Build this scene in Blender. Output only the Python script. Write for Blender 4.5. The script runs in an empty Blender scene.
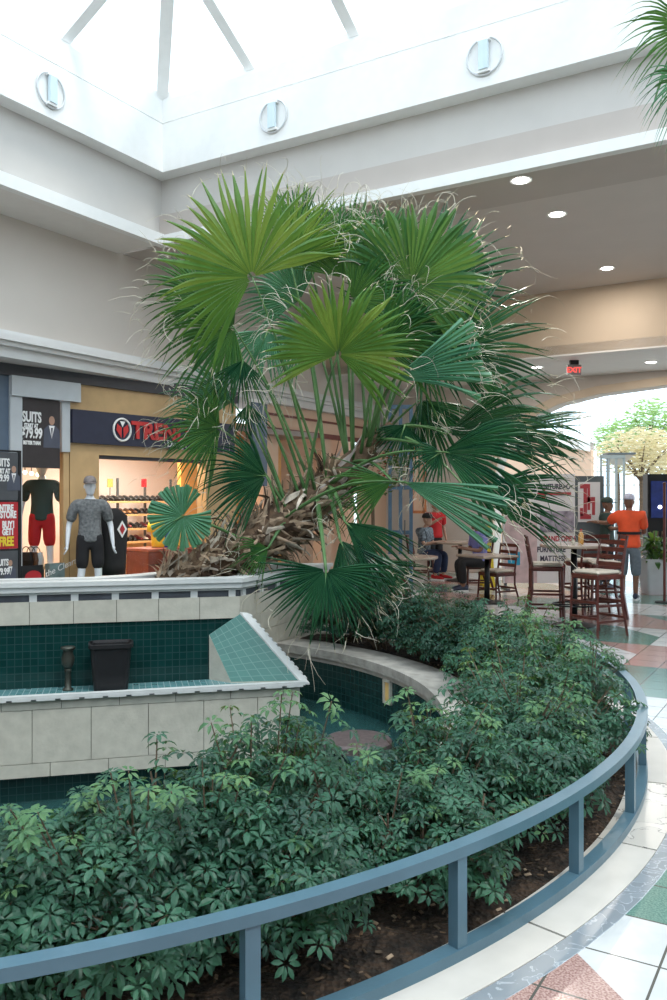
import bpy, math, random
from mathutils import Vector, Matrix
random.seed(7)
C = bpy.context.scene.collection
PI = math.pi
F = 845.0; EYE = 1.65; YAW = math.radians(31)
cy, sy = math.cos(YAW), math.sin(YAW)

def at(u, v, Y):                       # a spot of the place seen at (u, v), Y metres ahead
    return Vector(((u-333.5)/F*Y, Y, EYE+(500-v)/F*Y))
def hall(x, y, z=0.0):                 # the hall's own axes: x across, y along the mall
    return Vector((x*cy+y*sy, -x*sy+y*cy, z))

# ------------------------------------------------------------------ materials
def mat(name):
    m = bpy.data.materials.new(name); m.use_nodes = True
    nt = m.node_tree; b = nt.nodes['Principled BSDF']
    return m, nt, b
def plain(name, col, rough=.5, metal=0, noise=0, nscale=8, spec=.5, bump=0, bscale=60, emit=None, es=0, alpha=1):
    m, nt, b = mat(name)
    b.inputs['Roughness'].default_value = rough; b.inputs['Metallic'].default_value = metal
    b.inputs['Specular IOR Level'].default_value = spec
    c = (*col, 1)
    b.inputs['Base Color'].default_value = c
    if noise or bump:
        tc = nt.nodes.new('ShaderNodeTexCoord')
    if noise:
        n = nt.nodes.new('ShaderNodeTexNoise'); n.inputs['Scale'].default_value = nscale; n.inputs['Detail'].default_value = 5
        nt.links.new(tc.outputs['Object'], n.inputs['Vector'])
        r = nt.nodes.new('ShaderNodeValToRGB')
        r.color_ramp.elements[0].position = .3; r.color_ramp.elements[1].position = .7
        r.color_ramp.elements[0].color = (*[x*(1-noise) for x in col], 1)
        r.color_ramp.elements[1].color = (*[min(1, x*(1+noise)) for x in col], 1)
        nt.links.new(n.outputs['Fac'], r.inputs['Fac']); nt.links.new(r.outputs['Color'], b.inputs['Base Color'])
    if bump:
        n2 = nt.nodes.new('ShaderNodeTexNoise'); n2.inputs['Scale'].default_value = bscale; n2.inputs['Detail'].default_value = 4
        nt.links.new(tc.outputs['Object'], n2.inputs['Vector'])
        bp = nt.nodes.new('ShaderNodeBump'); bp.inputs['Strength'].default_value = bump; bp.inputs['Distance'].default_value = .02
        nt.links.new(n2.outputs['Fac'], bp.inputs['Height']); nt.links.new(bp.outputs['Normal'], b.inputs['Normal'])
    if emit:
        b.inputs['Emission Color'].default_value = (*emit, 1); b.inputs['Emission Strength'].default_value = es
    return m
def mosaic(name, c1, c2, grout, s=.06, rough=.18, gap=.0035):
    m, nt, b = mat(name)
    uv = nt.nodes.new('ShaderNodeUVMap'); uv.uv_map = 'UVMap'
    br = nt.nodes.new('ShaderNodeTexBrick'); br.offset = 0; br.squash = 1
    br.inputs['Scale'].default_value = 1; br.inputs['Brick Width'].default_value = s; br.inputs['Row Height'].default_value = s
    br.inputs['Mortar Size'].default_value = gap; br.inputs['Mortar Smooth'].default_value = .1
    br.inputs['Color1'].default_value = (*c1, 1); br.inputs['Color2'].default_value = (*c2, 1); br.inputs['Mortar'].default_value = (*grout, 1)
    nt.links.new(uv.outputs['UV'], br.inputs['Vector']); nt.links.new(br.outputs['Color'], b.inputs['Base Color'])
    b.inputs['Roughness'].default_value = rough
    return m
def leafmat(name, c1, c2, trans=.35, rough=.35, scale=3, tcol=None):
    m, nt, b = mat(name)
    out = nt.nodes['Material Output']
    tc = nt.nodes.new('ShaderNodeTexCoord'); n = nt.nodes.new('ShaderNodeTexNoise'); n.inputs['Scale'].default_value = scale; n.inputs['Detail'].default_value = 3
    nt.links.new(tc.outputs['Object'], n.inputs['Vector'])
    r = nt.nodes.new('ShaderNodeValToRGB'); r.color_ramp.elements[0].position = .35; r.color_ramp.elements[1].position = .68
    r.color_ramp.elements[0].color = (*c1, 1); r.color_ramp.elements[1].color = (*c2, 1)
    nt.links.new(n.outputs['Fac'], r.inputs['Fac']); nt.links.new(r.outputs['Color'], b.inputs['Base Color'])
    b.inputs['Roughness'].default_value = rough; b.inputs['Specular IOR Level'].default_value = .35
    t = nt.nodes.new('ShaderNodeBsdfTranslucent'); mx = nt.nodes.new('ShaderNodeMixShader'); mx.inputs['Fac'].default_value = trans
    t.inputs['Color'].default_value = (*(tcol or (.35, .55, .08)), 1)
    nt.links.new(b.outputs['BSDF'], mx.inputs[1]); nt.links.new(t.outputs['BSDF'], mx.inputs[2]); nt.links.new(mx.outputs[0], out.inputs['Surface'])
    return m

white = plain('white_paint', (.86, .86, .85), .6, noise=.02)
warmwhite = plain('warm_white_paint', (.80, .77, .74), .6, noise=.02)
greige = plain('greige_paint', (.60, .575, .55), .65, noise=.03, nscale=2)
beige = plain('beige_paint', (.66, .60, .55), .65, noise=.02, nscale=1.5)
taupe = plain('taupe_paint', (.52, .465, .43), .7, noise=.03, nscale=2)
tan = plain('tan_paint', (.62, .50, .38), .7, noise=.03, nscale=2)
peach = plain('peach_paint', (.70, .49, .36), .7, noise=.03, nscale=2)
darkband = plain('charcoal_band', (.05, .05, .06), .5, noise=.1)
navy = plain('navy_panel', (.018, .022, .05), .5, noise=.1)
wood = plain('maple_veneer', (.56, .37, .18), .45, noise=.12, nscale=3)
amber = plain('amber_wood', (.65, .33, .08), .45, noise=.15, nscale=3)
redwood = plain('red_laminate', (.17, .045, .035), .4, noise=.15)
cherry = plain('cherry_stained_wood', (.10, .022, .016), .35, noise=.3, nscale=12)
blackm = plain('black_metal', (.012, .012, .014), .4, metal=.2)
blackp = plain('black_plastic', (.010, .010, .012), .45, noise=.2)
bronze = plain('aged_bronze', (.06, .065, .055), .45, metal=.6, noise=.3)
seatpad = plain('cream_vinyl', (.62, .56, .48), .5, noise=.06)
tabletop_m = plain('tan_laminate', (.42, .33, .27), .25, noise=.1)
glassblue = plain('blue_door_metal', (.10, .18, .28), .4, metal=.3, noise=.1)
bluerail = plain('blue_grey_paint', (.085, .165, .22), .30, metal=.15, noise=.08, nscale=5, bump=.03)
limestone = plain('limestone', (.47, .455, .395), .7, noise=.10, nscale=9, bump=.15, bscale=35)
stonedark = plain('joint_mortar', (.13, .13, .11), .9, noise=.1)
coping_m = plain('fountain_coping_stone', (.56, .58, .58), .5, noise=.05, nscale=10)
coping2 = plain('weathered_coping_stone', (.36, .34, .31), .75, noise=.22, nscale=9, bump=.2, bscale=40)
creamstone = plain('cream_limestone', (.56, .53, .49), .4, noise=.05, nscale=7)
slate = plain('dark_slate_inset', (.07, .08, .10), .6, noise=.2)
tile_dark = mosaic('dark_teal_mosaic', (.004, .028, .027), (.006, .038, .036), (.022, .055, .055), s=.072, gap=.004)
tile_pool = mosaic('pool_floor_mosaic', (.010, .050, .052), (.018, .072, .070), (.04, .09, .09), s=.055, gap=.003)
tile_light = mosaic('light_teal_mosaic', (.030, .145, .125), (.038, .165, .14), (.085, .22, .20), s=.085, gap=.004, rough=.2)
tile_tray = mosaic('tray_mosaic', (.06, .19, .20), (.10, .25, .27), (.28, .40, .42), s=.06, gap=.004, rough=.15)
red_p = plain('red_print', (.45, .02, .03), .5, noise=.1)
redtxt = plain('red_letter', (.55, .02, .02), .4, noise=.05)
whitetxt = plain('white_letter', (.85, .85, .85), .5, noise=.02)
bluepanel = plain('blue_screen_panel', (.02, .04, .20), .2, noise=.2)
skin_m = plain('brown_skin', (.22, .11, .07), .5, noise=.08)
skin_l = plain('tan_skin', (.42, .25, .18), .5, noise=.08)
hair_m = plain('dark_hair', (.015, .012, .012), .6, noise=.3)
orange_c = plain('orange_red_cotton', (.85, .10, .03), .8, noise=.08, nscale=10)
jean_c = plain('grey_denim', (.12, .15, .18), .8, noise=.15, nscale=20)
navy_c = plain('navy_cotton', (.02, .035, .09), .8, noise=.15)
red_c = plain('red_cotton', (.50, .015, .02), .8, noise=.1)
green_c = plain('dark_green_cotton', (.035, .06, .05), .8, noise=.15)
check_c = plain('grey_checked_cotton', (.16, .17, .18), .8, noise=.45, nscale=26)
black_c = plain('black_cotton', (.012, .012, .015), .8, noise=.2)
floral_c = plain('floral_cotton', (.12, .15, .18), .8, noise=.9, nscale=22)
purple_c = plain('periwinkle_cotton', (.22, .22, .55), .8, noise=.1)
yellow_c = plain('yellow_cotton', (.80, .62, .05), .8, noise=.08)
capwhite = plain('pale_cap_cotton', (.55, .55, .68), .8, noise=.2, nscale=30)
mannequin_m = plain('white_fibreglass', (.74, .78, .84), .35, noise=.03)
shoe_m = plain('navy_trainer', (.03, .04, .08), .5, noise=.2)
sole_m = plain('white_rubber', (.75, .75, .75), .6, noise=.03)
fibre = plain('dry_palm_fibre', (.60, .56, .46), .8, noise=.15, nscale=14)
boot_m = plain('dead_palm_boot', (.33, .24, .165), .85, noise=.55, nscale=11, bump=.5, bscale=45)
bark_m = plain('palm_bark', (.12, .075, .045), .9, noise=.5, nscale=8, bump=.6, bscale=30)
straw_m = plain('straw_leaf_tip', (.50, .44, .28), .7, noise=.2, nscale=10)
petiole_m = leafmat('palm_petiole', (.06, .15, .05), (.14, .26, .10), .1, .35)
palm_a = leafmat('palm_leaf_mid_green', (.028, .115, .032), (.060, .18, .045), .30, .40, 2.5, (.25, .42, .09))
palm_b = leafmat('palm_leaf_backlit_green', (.045, .15, .028), (.10, .24, .045), .34, .42, 2.5, (.32, .46, .07))  # backlit look of some fans put into a yellower leaf colour
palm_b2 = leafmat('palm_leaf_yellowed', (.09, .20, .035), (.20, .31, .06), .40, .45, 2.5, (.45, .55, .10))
palm_a2 = leafmat('palm_leaf_deep_green', (.016, .080, .028), (.040, .14, .04), .22, .34, 2.5, (.20, .38, .08))  # deeper green mixed in at random, blade by blade
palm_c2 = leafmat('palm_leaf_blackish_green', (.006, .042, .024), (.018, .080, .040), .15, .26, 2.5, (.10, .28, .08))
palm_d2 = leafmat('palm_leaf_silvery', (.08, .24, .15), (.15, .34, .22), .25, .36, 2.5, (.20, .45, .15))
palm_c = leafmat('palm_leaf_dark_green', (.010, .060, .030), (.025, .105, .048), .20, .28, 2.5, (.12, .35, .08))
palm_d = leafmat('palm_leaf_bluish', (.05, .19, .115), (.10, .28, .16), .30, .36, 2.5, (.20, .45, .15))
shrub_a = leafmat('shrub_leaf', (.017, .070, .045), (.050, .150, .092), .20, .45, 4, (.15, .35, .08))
shrub_b = leafmat('shrub_leaf_shade', (.010, .045, .030), (.030, .095, .060), .16, .45, 4, (.10, .28, .08))  # darker copy for the far shrubs, their shade put into the leaf colour
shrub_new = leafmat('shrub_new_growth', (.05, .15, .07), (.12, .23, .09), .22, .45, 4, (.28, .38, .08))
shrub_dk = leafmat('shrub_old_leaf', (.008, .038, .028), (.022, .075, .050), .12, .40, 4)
stem_m = plain('shrub_stem_bark', (.13, .09, .06), .85, noise=.3, nscale=20)
softleaf = leafmat('washed_out_tree_leaf', (.36, .55, .30), (.60, .75, .48), .4, .5, 2)  # paled so the washed-out glare beyond the arch sits in the colour
tanleaf = leafmat('straw_tree_leaf', (.60, .54, .38), (.80, .74, .56), .4, .6, 2, (.8, .7, .4))  # straw tone, lightened in the colour for the same glare
potleaf = leafmat('potted_plant_leaf', (.008, .045, .016), (.03, .11, .04), .2, .3, 3)
screen_e = plain('lamp_lens', (1, 1, 1), .4, emit=(1, .97, .9), es=9, noise=.01)
exit_e = plain('exit_letter_glow', (.8, .05, .05), .4, emit=(1, .12, .10), es=1.2, noise=.01)
framegrey = plain('grey_frame', (.12, .14, .15), .4, metal=.3, noise=.1)
cardboardwhite = plain('board_white', (.78, .74, .74), .6, noise=.02)
pinkboard = plain('board_pink', (.62, .45, .45), .6, noise=.25, nscale=5)

def glassmat():
    m, nt, b = mat('clear_pane_glass')
    out = nt.nodes['Material Output']
    t = nt.nodes.new('ShaderNodeBsdfTransparent'); t.inputs['Color'].default_value = (.95, .98, 1, 1)
    g = nt.nodes.new('ShaderNodeBsdfGlossy'); g.inputs['Roughness'].default_value = .05
    lw = nt.nodes.new('ShaderNodeLayerWeight'); lw.inputs['Blend'].default_value = .12
    mx = nt.nodes.new('ShaderNodeMixShader')
    nt.links.new(lw.outputs['Fresnel'], mx.inputs['Fac']); nt.links.new(t.outputs[0], mx.inputs[1]); nt.links.new(g.outputs[0], mx.inputs[2])
    nt.links.new(mx.outputs[0], out.inputs['Surface'])
    return m
glass = glassmat()

def floor_material():
    m, nt, b = mat('terrazzo_tile_floor')
    N = nt.nodes; L = nt.links
    def math_(op, a, bb=None, c=None):
        n = N.new('ShaderNodeMath'); n.operation = op
        for i, q in enumerate((a, bb, c)):
            if q is None: continue
            if isinstance(q, (int, float)): n.inputs[i].default_value = q
            else: L.new(q, n.inputs[i])
        return n.outputs[0]
    tc = N.new('ShaderNodeTexCoord'); sp = N.new('ShaderNodeSeparateXYZ'); L.new(tc.outputs['Object'], sp.inputs[0])
    X, Y = sp.outputs[0], sp.outputs[1]
    x = math_('SUBTRACT', math_('MULTIPLY', X, cy), math_('MULTIPLY', Y, sy))
    y = math_('ADD', math_('MULTIPLY', X, sy), math_('MULTIPLY', Y, cy))
    G = .33
    gx = math_('DIVIDE', math_('ADD', x, .55+G*40), G); gy = math_('DIVIDE', math_('ADD', y, -3.15+G*40), G)
    fx = math_('FRACT', gx); fy = math_('FRACT', gy)
    def near(f):
        a = math_('LESS_THAN', f, .014); c = math_('GREATER_THAN', f, .986)
        return math_('MAXIMUM', a, c)
    grout = math_('MAXIMUM', near(fx), near(fy))
    Lc = .33*4
    cx = math_('DIVIDE', math_('ADD', x, .55+Lc*12), Lc); cyy = math_('DIVIDE', math_('ADD', y, -3.48+Lc*12), Lc)
    ix = math_('FLOOR', cx); iy = math_('FLOOR', cyy)
    qx = math_('FRACT', cx); qy = math_('FRACT', cyy)
    tri = math_('GREATER_THAN', math_('ADD', qx, qy), 1.5)
    k = math_('MODULO', math_('ADD', math_('ADD', ix, math_('MULTIPLY', iy, 2)), tri), 3)
    def noise(scale, d=4):
        n = N.new('ShaderNodeTexNoise'); n.inputs['Scale'].default_value = scale; n.inputs['Detail'].default_value = d
        L.new(tc.outputs['Object'], n.inputs['Vector']); return n.outputs['Fac']
    def ramp(fac, c1, c2, p=(.4, .6)):
        r = N.new('ShaderNodeValToRGB'); r.color_ramp.elements[0].position = p[0]; r.color_ramp.elements[1].position = p[1]
        r.color_ramp.elements[0].color = (*c1, 1); r.color_ramp.elements[1].color = (*c2, 1); L.new(fac, r.inputs['Fac']); return r.outputs['Color']
    ns = noise(120)
    wht = ramp(noise(6), (.52, .54, .55), (.60, .61, .61))
    pnk = ramp(ns, (.27, .15, .13), (.48, .33, .30))
    grn = ramp(ns, (.08, .18, .15), (.15, .27, .23))
    def mix(f, a, c):
        n = N.new('ShaderNodeMix'); n.data_type = 'RGBA'; L.new(f, n.inputs['Factor'])
        for s, q in ((6, a), (7, c)):
            if isinstance(q, tuple): n.inputs[s].default_value = q
            else: L.new(q, n.inputs[s])
        return n.outputs[2]
    col = mix(math_('GREATER_THAN', k, .5), wht, pnk)
    col = mix(math_('GREATER_THAN', k, 1.5), col, grn)
    # the tiles next to the planter ring, as laid there
    nearzone = math_('MULTIPLY', math_('LESS_THAN', y, 3.48), math_('GREATER_THAN', x, -2.5))
    d = math_('GREATER_THAN', math_('ADD', x, y), 2.27)
    nearcol = mix(d, pnk, wht)
    col = mix(nearzone, col, nearcol)
    zone2 = math_('MULTIPLY', math_('MULTIPLY', math_('GREATER_THAN', y, 3.48), math_('LESS_THAN', y, 4.8)), math_('GREATER_THAN', x, -1.6))
    col = mix(zone2, col, grn)
    col = mix(grout, col, (.09, .09, .08, 1))
    L.new(col, b.inputs['Base Color'])
    b.inputs['Roughness'].default_value = .17
    return m
floor_m = floor_material()
def marble(name, base, vein, scale=3, half=.02):
    m, nt, b = mat(name)
    tc = nt.nodes.new('ShaderNodeTexCoord'); n = nt.nodes.new('ShaderNodeTexNoise')
    n.inputs['Scale'].default_value = scale; n.inputs['Detail'].default_value = 8; n.inputs['Distortion'].default_value = 1.2
    nt.links.new(tc.outputs['Object'], n.inputs['Vector'])
    r = nt.nodes.new('ShaderNodeValToRGB'); cr = r.color_ramp
    cr.elements[0].position = .0; cr.elements[0].color = (*base, 1); cr.elements[1].position = 1; cr.elements[1].color = (*[x*1.2 for x in base], 1)
    e = cr.elements.new(.505-half); e.color = (*base, 1); e = cr.elements.new(.505); e.color = (*vein, 1); e = cr.elements.new(.505+half*1.2); e.color = (*[x*1.1 for x in base], 1)
    nt.links.new(n.outputs['Fac'], r.inputs['Fac']); nt.links.new(r.outputs['Color'], b.inputs['Base Color'])
    b.inputs['Roughness'].default_value = .22
    return m
greymarble = marble('grey_veined_marble', (.22, .25, .28), (.42, .46, .50), 9)
crackmarble = marble('cracked_cream_stone', (.54, .51, .47), (.12, .12, .12), 3, .007)

def soil_material():
    m, nt, b = mat('dark_planting_soil')
    tc = nt.nodes.new('ShaderNodeTexCoord'); v = nt.nodes.new('ShaderNodeTexVoronoi'); v.inputs['Scale'].default_value = 45
    n = nt.nodes.new('ShaderNodeTexNoise'); n.inputs['Scale'].default_value = 12; n.inputs['Detail'].default_value = 6
    nt.links.new(tc.outputs['Object'], v.inputs['Vector']); nt.links.new(tc.outputs['Object'], n.inputs['Vector'])
    r = nt.nodes.new('ShaderNodeValToRGB'); r.color_ramp.elements[0].color = (.012, .009, .007, 1); r.color_ramp.elements[1].color = (.09, .055, .035, 1)
    r.color_ramp.elements[0].position = .35; r.color_ramp.elements[1].position = .75
    nt.links.new(n.outputs['Fac'], r.inputs['Fac']); nt.links.new(r.outputs['Color'], b.inputs['Base Color'])
    bp = nt.nodes.new('ShaderNodeBump'); bp.inputs['Distance'].default_value = .03; nt.links.new(v.outputs['Distance'], bp.inputs['Height']); nt.links.new(bp.outputs['Normal'], b.inputs['Normal'])
    b.inputs['Roughness'].default_value = .95
    return m
soil_m = soil_material()

# ------------------------------------------------------------------ mesh helpers
class MB:
    def __init__(s): s.v = []; s.f = []; s.uv = {}; s.mi = []
    def add(s, vs, fs, m=0, uvs=None):
        o = len(s.v); s.v += [Vector(p) for p in vs]
        for i, f in enumerate(fs):
            if uvs: s.uv[len(s.f)] = uvs[i]
            s.f.append([q+o for q in f]); s.mi.append(m)
        return s
    def box(s, c, d, rz=0, m=0, M=None):
        x, y, z = [q/2 for q in d]
        vs = [Vector((a*x, b*y, e*z)) for e in (-1, 1) for a, b in ((-1, -1), (1, -1), (1, 1), (-1, 1))]
        R = M if M is not None else Matrix.Rotation(rz, 3, 'Z')
        vs = [R@q+Vector(c) for q in vs]
        return s.add(vs, [(3, 2, 1, 0), (4, 5, 6, 7), (0, 1, 5, 4), (1, 2, 6, 5), (2, 3, 7, 6), (3, 0, 4, 7)], m)
    def rbox(s, c, d, r=.01, rz=0, m=0):     # box with softened long edges
        x, y, z = [q/2 for q in d]; r = min(r, x*.9, y*.9, z*.9)
        R = Matrix.Rotation(rz, 3, 'Z'); rings = []
        for zz, k in ((-z, r), (-z+r, 0), (z-r, 0), (z, r)):
            pts = []
            for a, b in ((-1, -1), (1, -1), (1, 1), (-1, 1)):
                X, Y = x-k, y-k
                p1 = (a*X, b*(Y-r), zz); p2 = (a*(X-r), b*Y, zz)
                pts += ([p1, p2] if a*b < 0 else [p2, p1])
            rings.append([R@Vector(p)+Vector(c) for p in (pts)])
        n = 8; vs = [p for rg in rings for p in rg]; fs = []
        for i in range(3):
            for j in range(n): fs.append((i*n+j, i*n+(j+1) % n, (i+1)*n+(j+1) % n, (i+1)*n+j))
        fs += [tuple(range(n-1, -1, -1)), tuple(range(3*n, 4*n))]
        return s.add(vs, fs, m)
    def prism(s, poly, z0, z1, m=0):
        n = len(poly); vs = [(p[0], p[1], z0) for p in poly]+[(p[0], p[1], z1) for p in poly]
        fs = [tuple(range(n-1, -1, -1)), tuple(range(n, 2*n))]+[(i, (i+1) % n, n+(i+1) % n, n+i) for i in range(n)]
        return s.add(vs, fs, m)
    def quad(s, a, b, c, d, m=0, w=None, h=None):
        a, b, c, d = map(Vector, (a, b, c, d)); w = w or (b-a).length; h = h or (d-a).length
        return s.add([a, b, c, d], [(0, 1, 2, 3)], m, [[(0, 0), (w, 0), (w, h), (0, h)]])
    def tube(s, path, r, n=8, m=0, cap=True, flat=1):
        path = [Vector(p) for p in path]; k = len(path)
        rs = r if isinstance(r, (list, tuple)) else [r]*k
        vs = []; up = None
        for i, p in enumerate(path):
            t = (path[min(i+1, k-1)]-path[max(i-1, 0)])
            if t.length < 1e-9: t = Vector((0, 0, 1))
            t.normalize()
            if up is None:
                up = Vector((0, 0, 1)) if abs(t.z) < .9 else Vector((1, 0, 0))
            a = t.cross(up)
            if a.length < 1e-6: a = t.orthogonal()
            a.normalize(); b = a.cross(t).normalized(); up = b
            for j in range(n):
                an = 2*PI*j/n; vs.append(p+a*math.cos(an)*rs[i]+b*math.sin(an)*rs[i]*flat)
        fs = [(i*n+j, i*n+(j+1) % n, (i+1)*n+(j+1) % n, (i+1)*n+j) for i in range(k-1) for j in range(n)]
        if cap: fs += [tuple(range(n-1, -1, -1)), tuple(range((k-1)*n, k*n))]
        return s.add(vs, fs, m)
    def lathe(s, prof, c=(0, 0, 0), n=24, m=0, M=None):
        c = Vector(c); vs = []
        for r, z in prof:
            for j in range(n):
                a = 2*PI*j/n; q = Vector((r*math.cos(a), r*math.sin(a), z))
                if M is not None: q = M@q
                vs.append(q+c)
        k = len(prof)
        fs = [(i*n+j, i*n+(j+1) % n, (i+1)*n+(j+1) % n, (i+1)*n+j) for i in range(k-1) for j in range(n)]
        fs += [tuple(range(n-1, -1, -1)), tuple(range((k-1)*n, k*n))]
        return s.add(vs, fs, m)
    def ring(s, c, r0, r1, z0, z1, a0=0, a1=360, n=96, m=0):
        full = abs(a1-a0-360) < 1e-3; vs = []; pr = [(r0, z0), (r1, z0), (r1, z1), (r0, z1)]
        k = n if full else n+1
        for i in range(k):
            a = math.radians(a0+(a1-a0)*i/n)
            for r, z in pr: vs.append((c[0]+r*math.cos(a), c[1]+r*math.sin(a), z))
        fs = []; uvs = []; arc = math.radians((a1-a0)/n)
        for i in range(n):
            j = (i+1) % k
            for q in range(4):
                w = (q+1) % 4; fs.append((i*4+q, i*4+w, j*4+w, j*4+q))
                R = (pr[q][0]+pr[w][0])/2; L = math.hypot(pr[q][0]-pr[w][0], pr[q][1]-pr[w][1])
                uvs.append([(i*arc*R, 0), (i*arc*R, L), ((i+1)*arc*R, L), ((i+1)*arc*R, 0)])
        if not full: fs += [(0, 1, 2, 3), (k*4-1, k*4-2, k*4-3, k*4-4)]; uvs += [[(0, 0)]*4]*2
        return s.add(vs, fs, m, uvs)
    def build(s, name, mats, parent=None, smooth=False, label=None, local=False):
        if not isinstance(mats, (list, tuple)): mats = [mats]
        off = Vector((0, 0, 0))
        if parent is not None and not local:
            q = parent
            while q is not None: off += q.location; q = q.parent
        base = Vector((0, 0, 0))
        if parent is None and not local:
            xs = [p.x for p in s.v]; ys = [p.y for p in s.v]; zs = [p.z for p in s.v]
            base = Vector(((min(xs)+max(xs))/2, (min(ys)+max(ys))/2, min(zs)))
            if getattr(s, 'keep', False): base = Vector((0, 0, 0))
        me = bpy.data.meshes.new(name); me.from_pydata([p-off-base for p in s.v], [], s.f)
        if s.uv:
            ul = me.uv_layers.new(name='UVMap')
            for pi, p in enumerate(me.polygons):
                uu = s.uv.get(pi)
                if uu:
                    for k, li in enumerate(p.loop_indices): ul.data[li].uv = uu[k]
        for mm in mats: me.materials.append(mm)
        for p, mi in zip(me.polygons, s.mi): p.material_index = mi; p.use_smooth = smooth
        me.update()
        o = bpy.data.objects.new(name, me); C.objects.link(o); o.location = base
        if parent is not None: o.parent = parent
        if label: o['label'] = label
        return o
def tag(o, label=None, cat=None, group=None, kind=None):
    if label: o['label'] = label
    if cat: o['category'] = cat
    if group: o['group'] = group
    if kind: o['kind'] = kind
    return o
def struct(o): o['kind'] = 'structure'; return o
def thing(name, label, cat, loc=(0, 0, 0), rz=0, group=None):
    o = bpy.data.objects.new(name, None); C.objects.link(o); o.location = loc; o.rotation_euler = (0, 0, rz)
    o.empty_display_size = .1
    return tag(o, label, cat, group)
def dup(root, loc, rz=None, label=None, group=None, sc=None):
    r = root.copy(); C.objects.link(r); r.location = loc
    if rz is not None: r.rotation_euler = (0, 0, rz)
    if sc is not None: r.scale = sc
    if label: r['label'] = label
    if group: r['group'] = group
    for ch in list(root.children):
        c = ch.copy(); C.objects.link(c); c.parent = r
        for g in list(ch.children):
            d = g.copy(); C.objects.link(d); d.parent = c
    return r
def text(name, body, size, origin, xdir, m, parent, align='LEFT', depth=.006, ydir=(0, 0, 1), bold=0, wscale=1, label=None):
    cu = bpy.data.curves.new('t', 'FONT'); cu.body = body; cu.size = size; cu.align_x = align; cu.extrude = depth; cu.offset = bold; cu.resolution_u = 3
    ob = bpy.data.objects.new('t', cu); C.objects.link(ob)
    bpy.context.view_layer.update()
    me = bpy.data.meshes.new_from_object(ob.evaluated_get(bpy.context.evaluated_depsgraph_get()))
    bpy.data.objects.remove(ob)
    x = Vector(xdir).normalized(); y = Vector(ydir).normalized(); z = x.cross(y)
    off = Vector(origin); q = parent
    while q is not None: off -= q.location; q = q.parent
    for v in me.vertices: v.co = off+x*v.co.x*wscale+y*v.co.y+z*v.co.z
    me.materials.clear(); me.materials.append(m)
    o = bpy.data.objects.new(name, me); C.objects.link(o); o.parent = parent
    if label: o['label'] = label
    return o
def hbox(x0, x1, y0, y1, z0, z1):
    return [hall(x0, y0), hall(x1, y0), hall(x1, y1), hall(x0, y1)], z0, z1
def hprism(mb, x0, x1, y0, y1, z0, z1, m=0):
    p, a, b = hbox(x0, x1, y0, y1, z0, z1); return mb.prism(p, a, b, m)

# ------------------------------------------------------------------ floor & ring
CC = Vector((-2.56, 6.64)); R0 = 4.70
mb = MB(); mb.keep = True
n = 128; vs = []; fs = []
rs = (4.96, 8, 14, 30, 60)
for r in rs:
    for i in range(n):
        a = 2*PI*i/n; vs.append((CC.x+r*math.cos(a), CC.y+r*math.sin(a), 0))
for k in range(len(rs)-1):
    for i in range(n): fs.append((k*n+i, (k+1)*n+i, (k+1)*n+(i+1) % n, k*n+(i+1) % n))
mb.add(vs, fs); struct(mb.build('floor', floor_m))
mb = MB(); mb.ring(CC, 4.875, 4.958, -.1, .001, n=128); struct(mb.build('trim_1', greymarble))
# cream coping ring laid in slabs
mb = MB(); mb.keep = True
for i in range(30):
    a = i*12-9.2
    cracked = (i % 30) in (29, 28)
    mb.ring(CC, 4.60, 4.873, -.12, .004, a+.08, a+11.92, n=10, m=1 if i == 28 else 0)
mb.ring(CC, 4.61, 4.87, -.13, -.004, n=128, m=2)
struct(mb.build('trim_2', [creamstone, crackmarble, stonedark]))
# planting bed
mb = MB(); mb.keep = True
nr, na = 8, 260; vs = []; fs = []
for k in range(nr+1):
    r = 3.80+(4.62-3.80)*k/nr
    for i in range(na):
        a = 2*PI*i/na; vs.append((CC.x+r*math.cos(a), CC.y+r*math.sin(a), -.03+random.uniform(-.015, .02)+(.03 if 0 < k < nr else 0)))
for k in range(nr):
    for i in range(na): fs.append((k*na+i, (k+1)*na+i, (k+1)*na+(i+1) % na, k*na+(i+1) % na))
mb.add(vs, fs); bed = mb.build('planting_bed', soil_m, smooth=True); tag(bed, 'dark brown ring-shaped bed of soil and mulch inside the low blue railing', 'soil', kind='stuff')
# leaf litter and mulch chips
mb = MB(); mb.keep = True
for i in range(1500):
    a = random.uniform(-2.1, .5); r = random.uniform(3.85, 4.60)
    c = Vector((CC.x+r*math.cos(a), CC.y+r*math.sin(a), random.uniform(.0, .02)))
    R = Matrix.Rotation(random.uniform(0, 6.28), 3, 'Z')@Matrix.Rotation(random.uniform(-.5, .5), 3, 'X')
    mb.box(c, (random.uniform(.012, .04), random.uniform(.006, .014), .004), M=R, m=random.choice((0, 0, 1, 2)))
mu = mb.build('mulch', [bark_m, stem_m, boot_m]); tag(mu, 'brown wood chips scattered over the soil between the shrubs and the railing', 'mulch', kind='stuff')

# ------------------------------------------------------------------ low railing
rl = thing('planter_railing', 'low curved blue-grey metal railing around the shrub bed', 'railing', (CC.x, CC.y, .004))
A0, A1 = -150, 60
mb = MB(); mb.ring(CC, 4.655, 4.715, .37, .41, A0, A1, 180); mb.build('top_rail', bluerail, rl)
mb = MB(); mb.ring(CC, 4.655, 4.715, .004, .045, A0, A1, 180); mb.build('bottom_rail', bluerail, rl)
for k in range(-9, 10):
    a = math.radians(-39.6+10.45*k)
    if not math.radians(A0) < a < math.radians(A1): continue
    mb = MB(); mb.box((CC.x+4.685*math.cos(a), CC.y+4.685*math.sin(a), .2075), (.045, .05, .325), a); mb.build('post', bluerail, rl)

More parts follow.
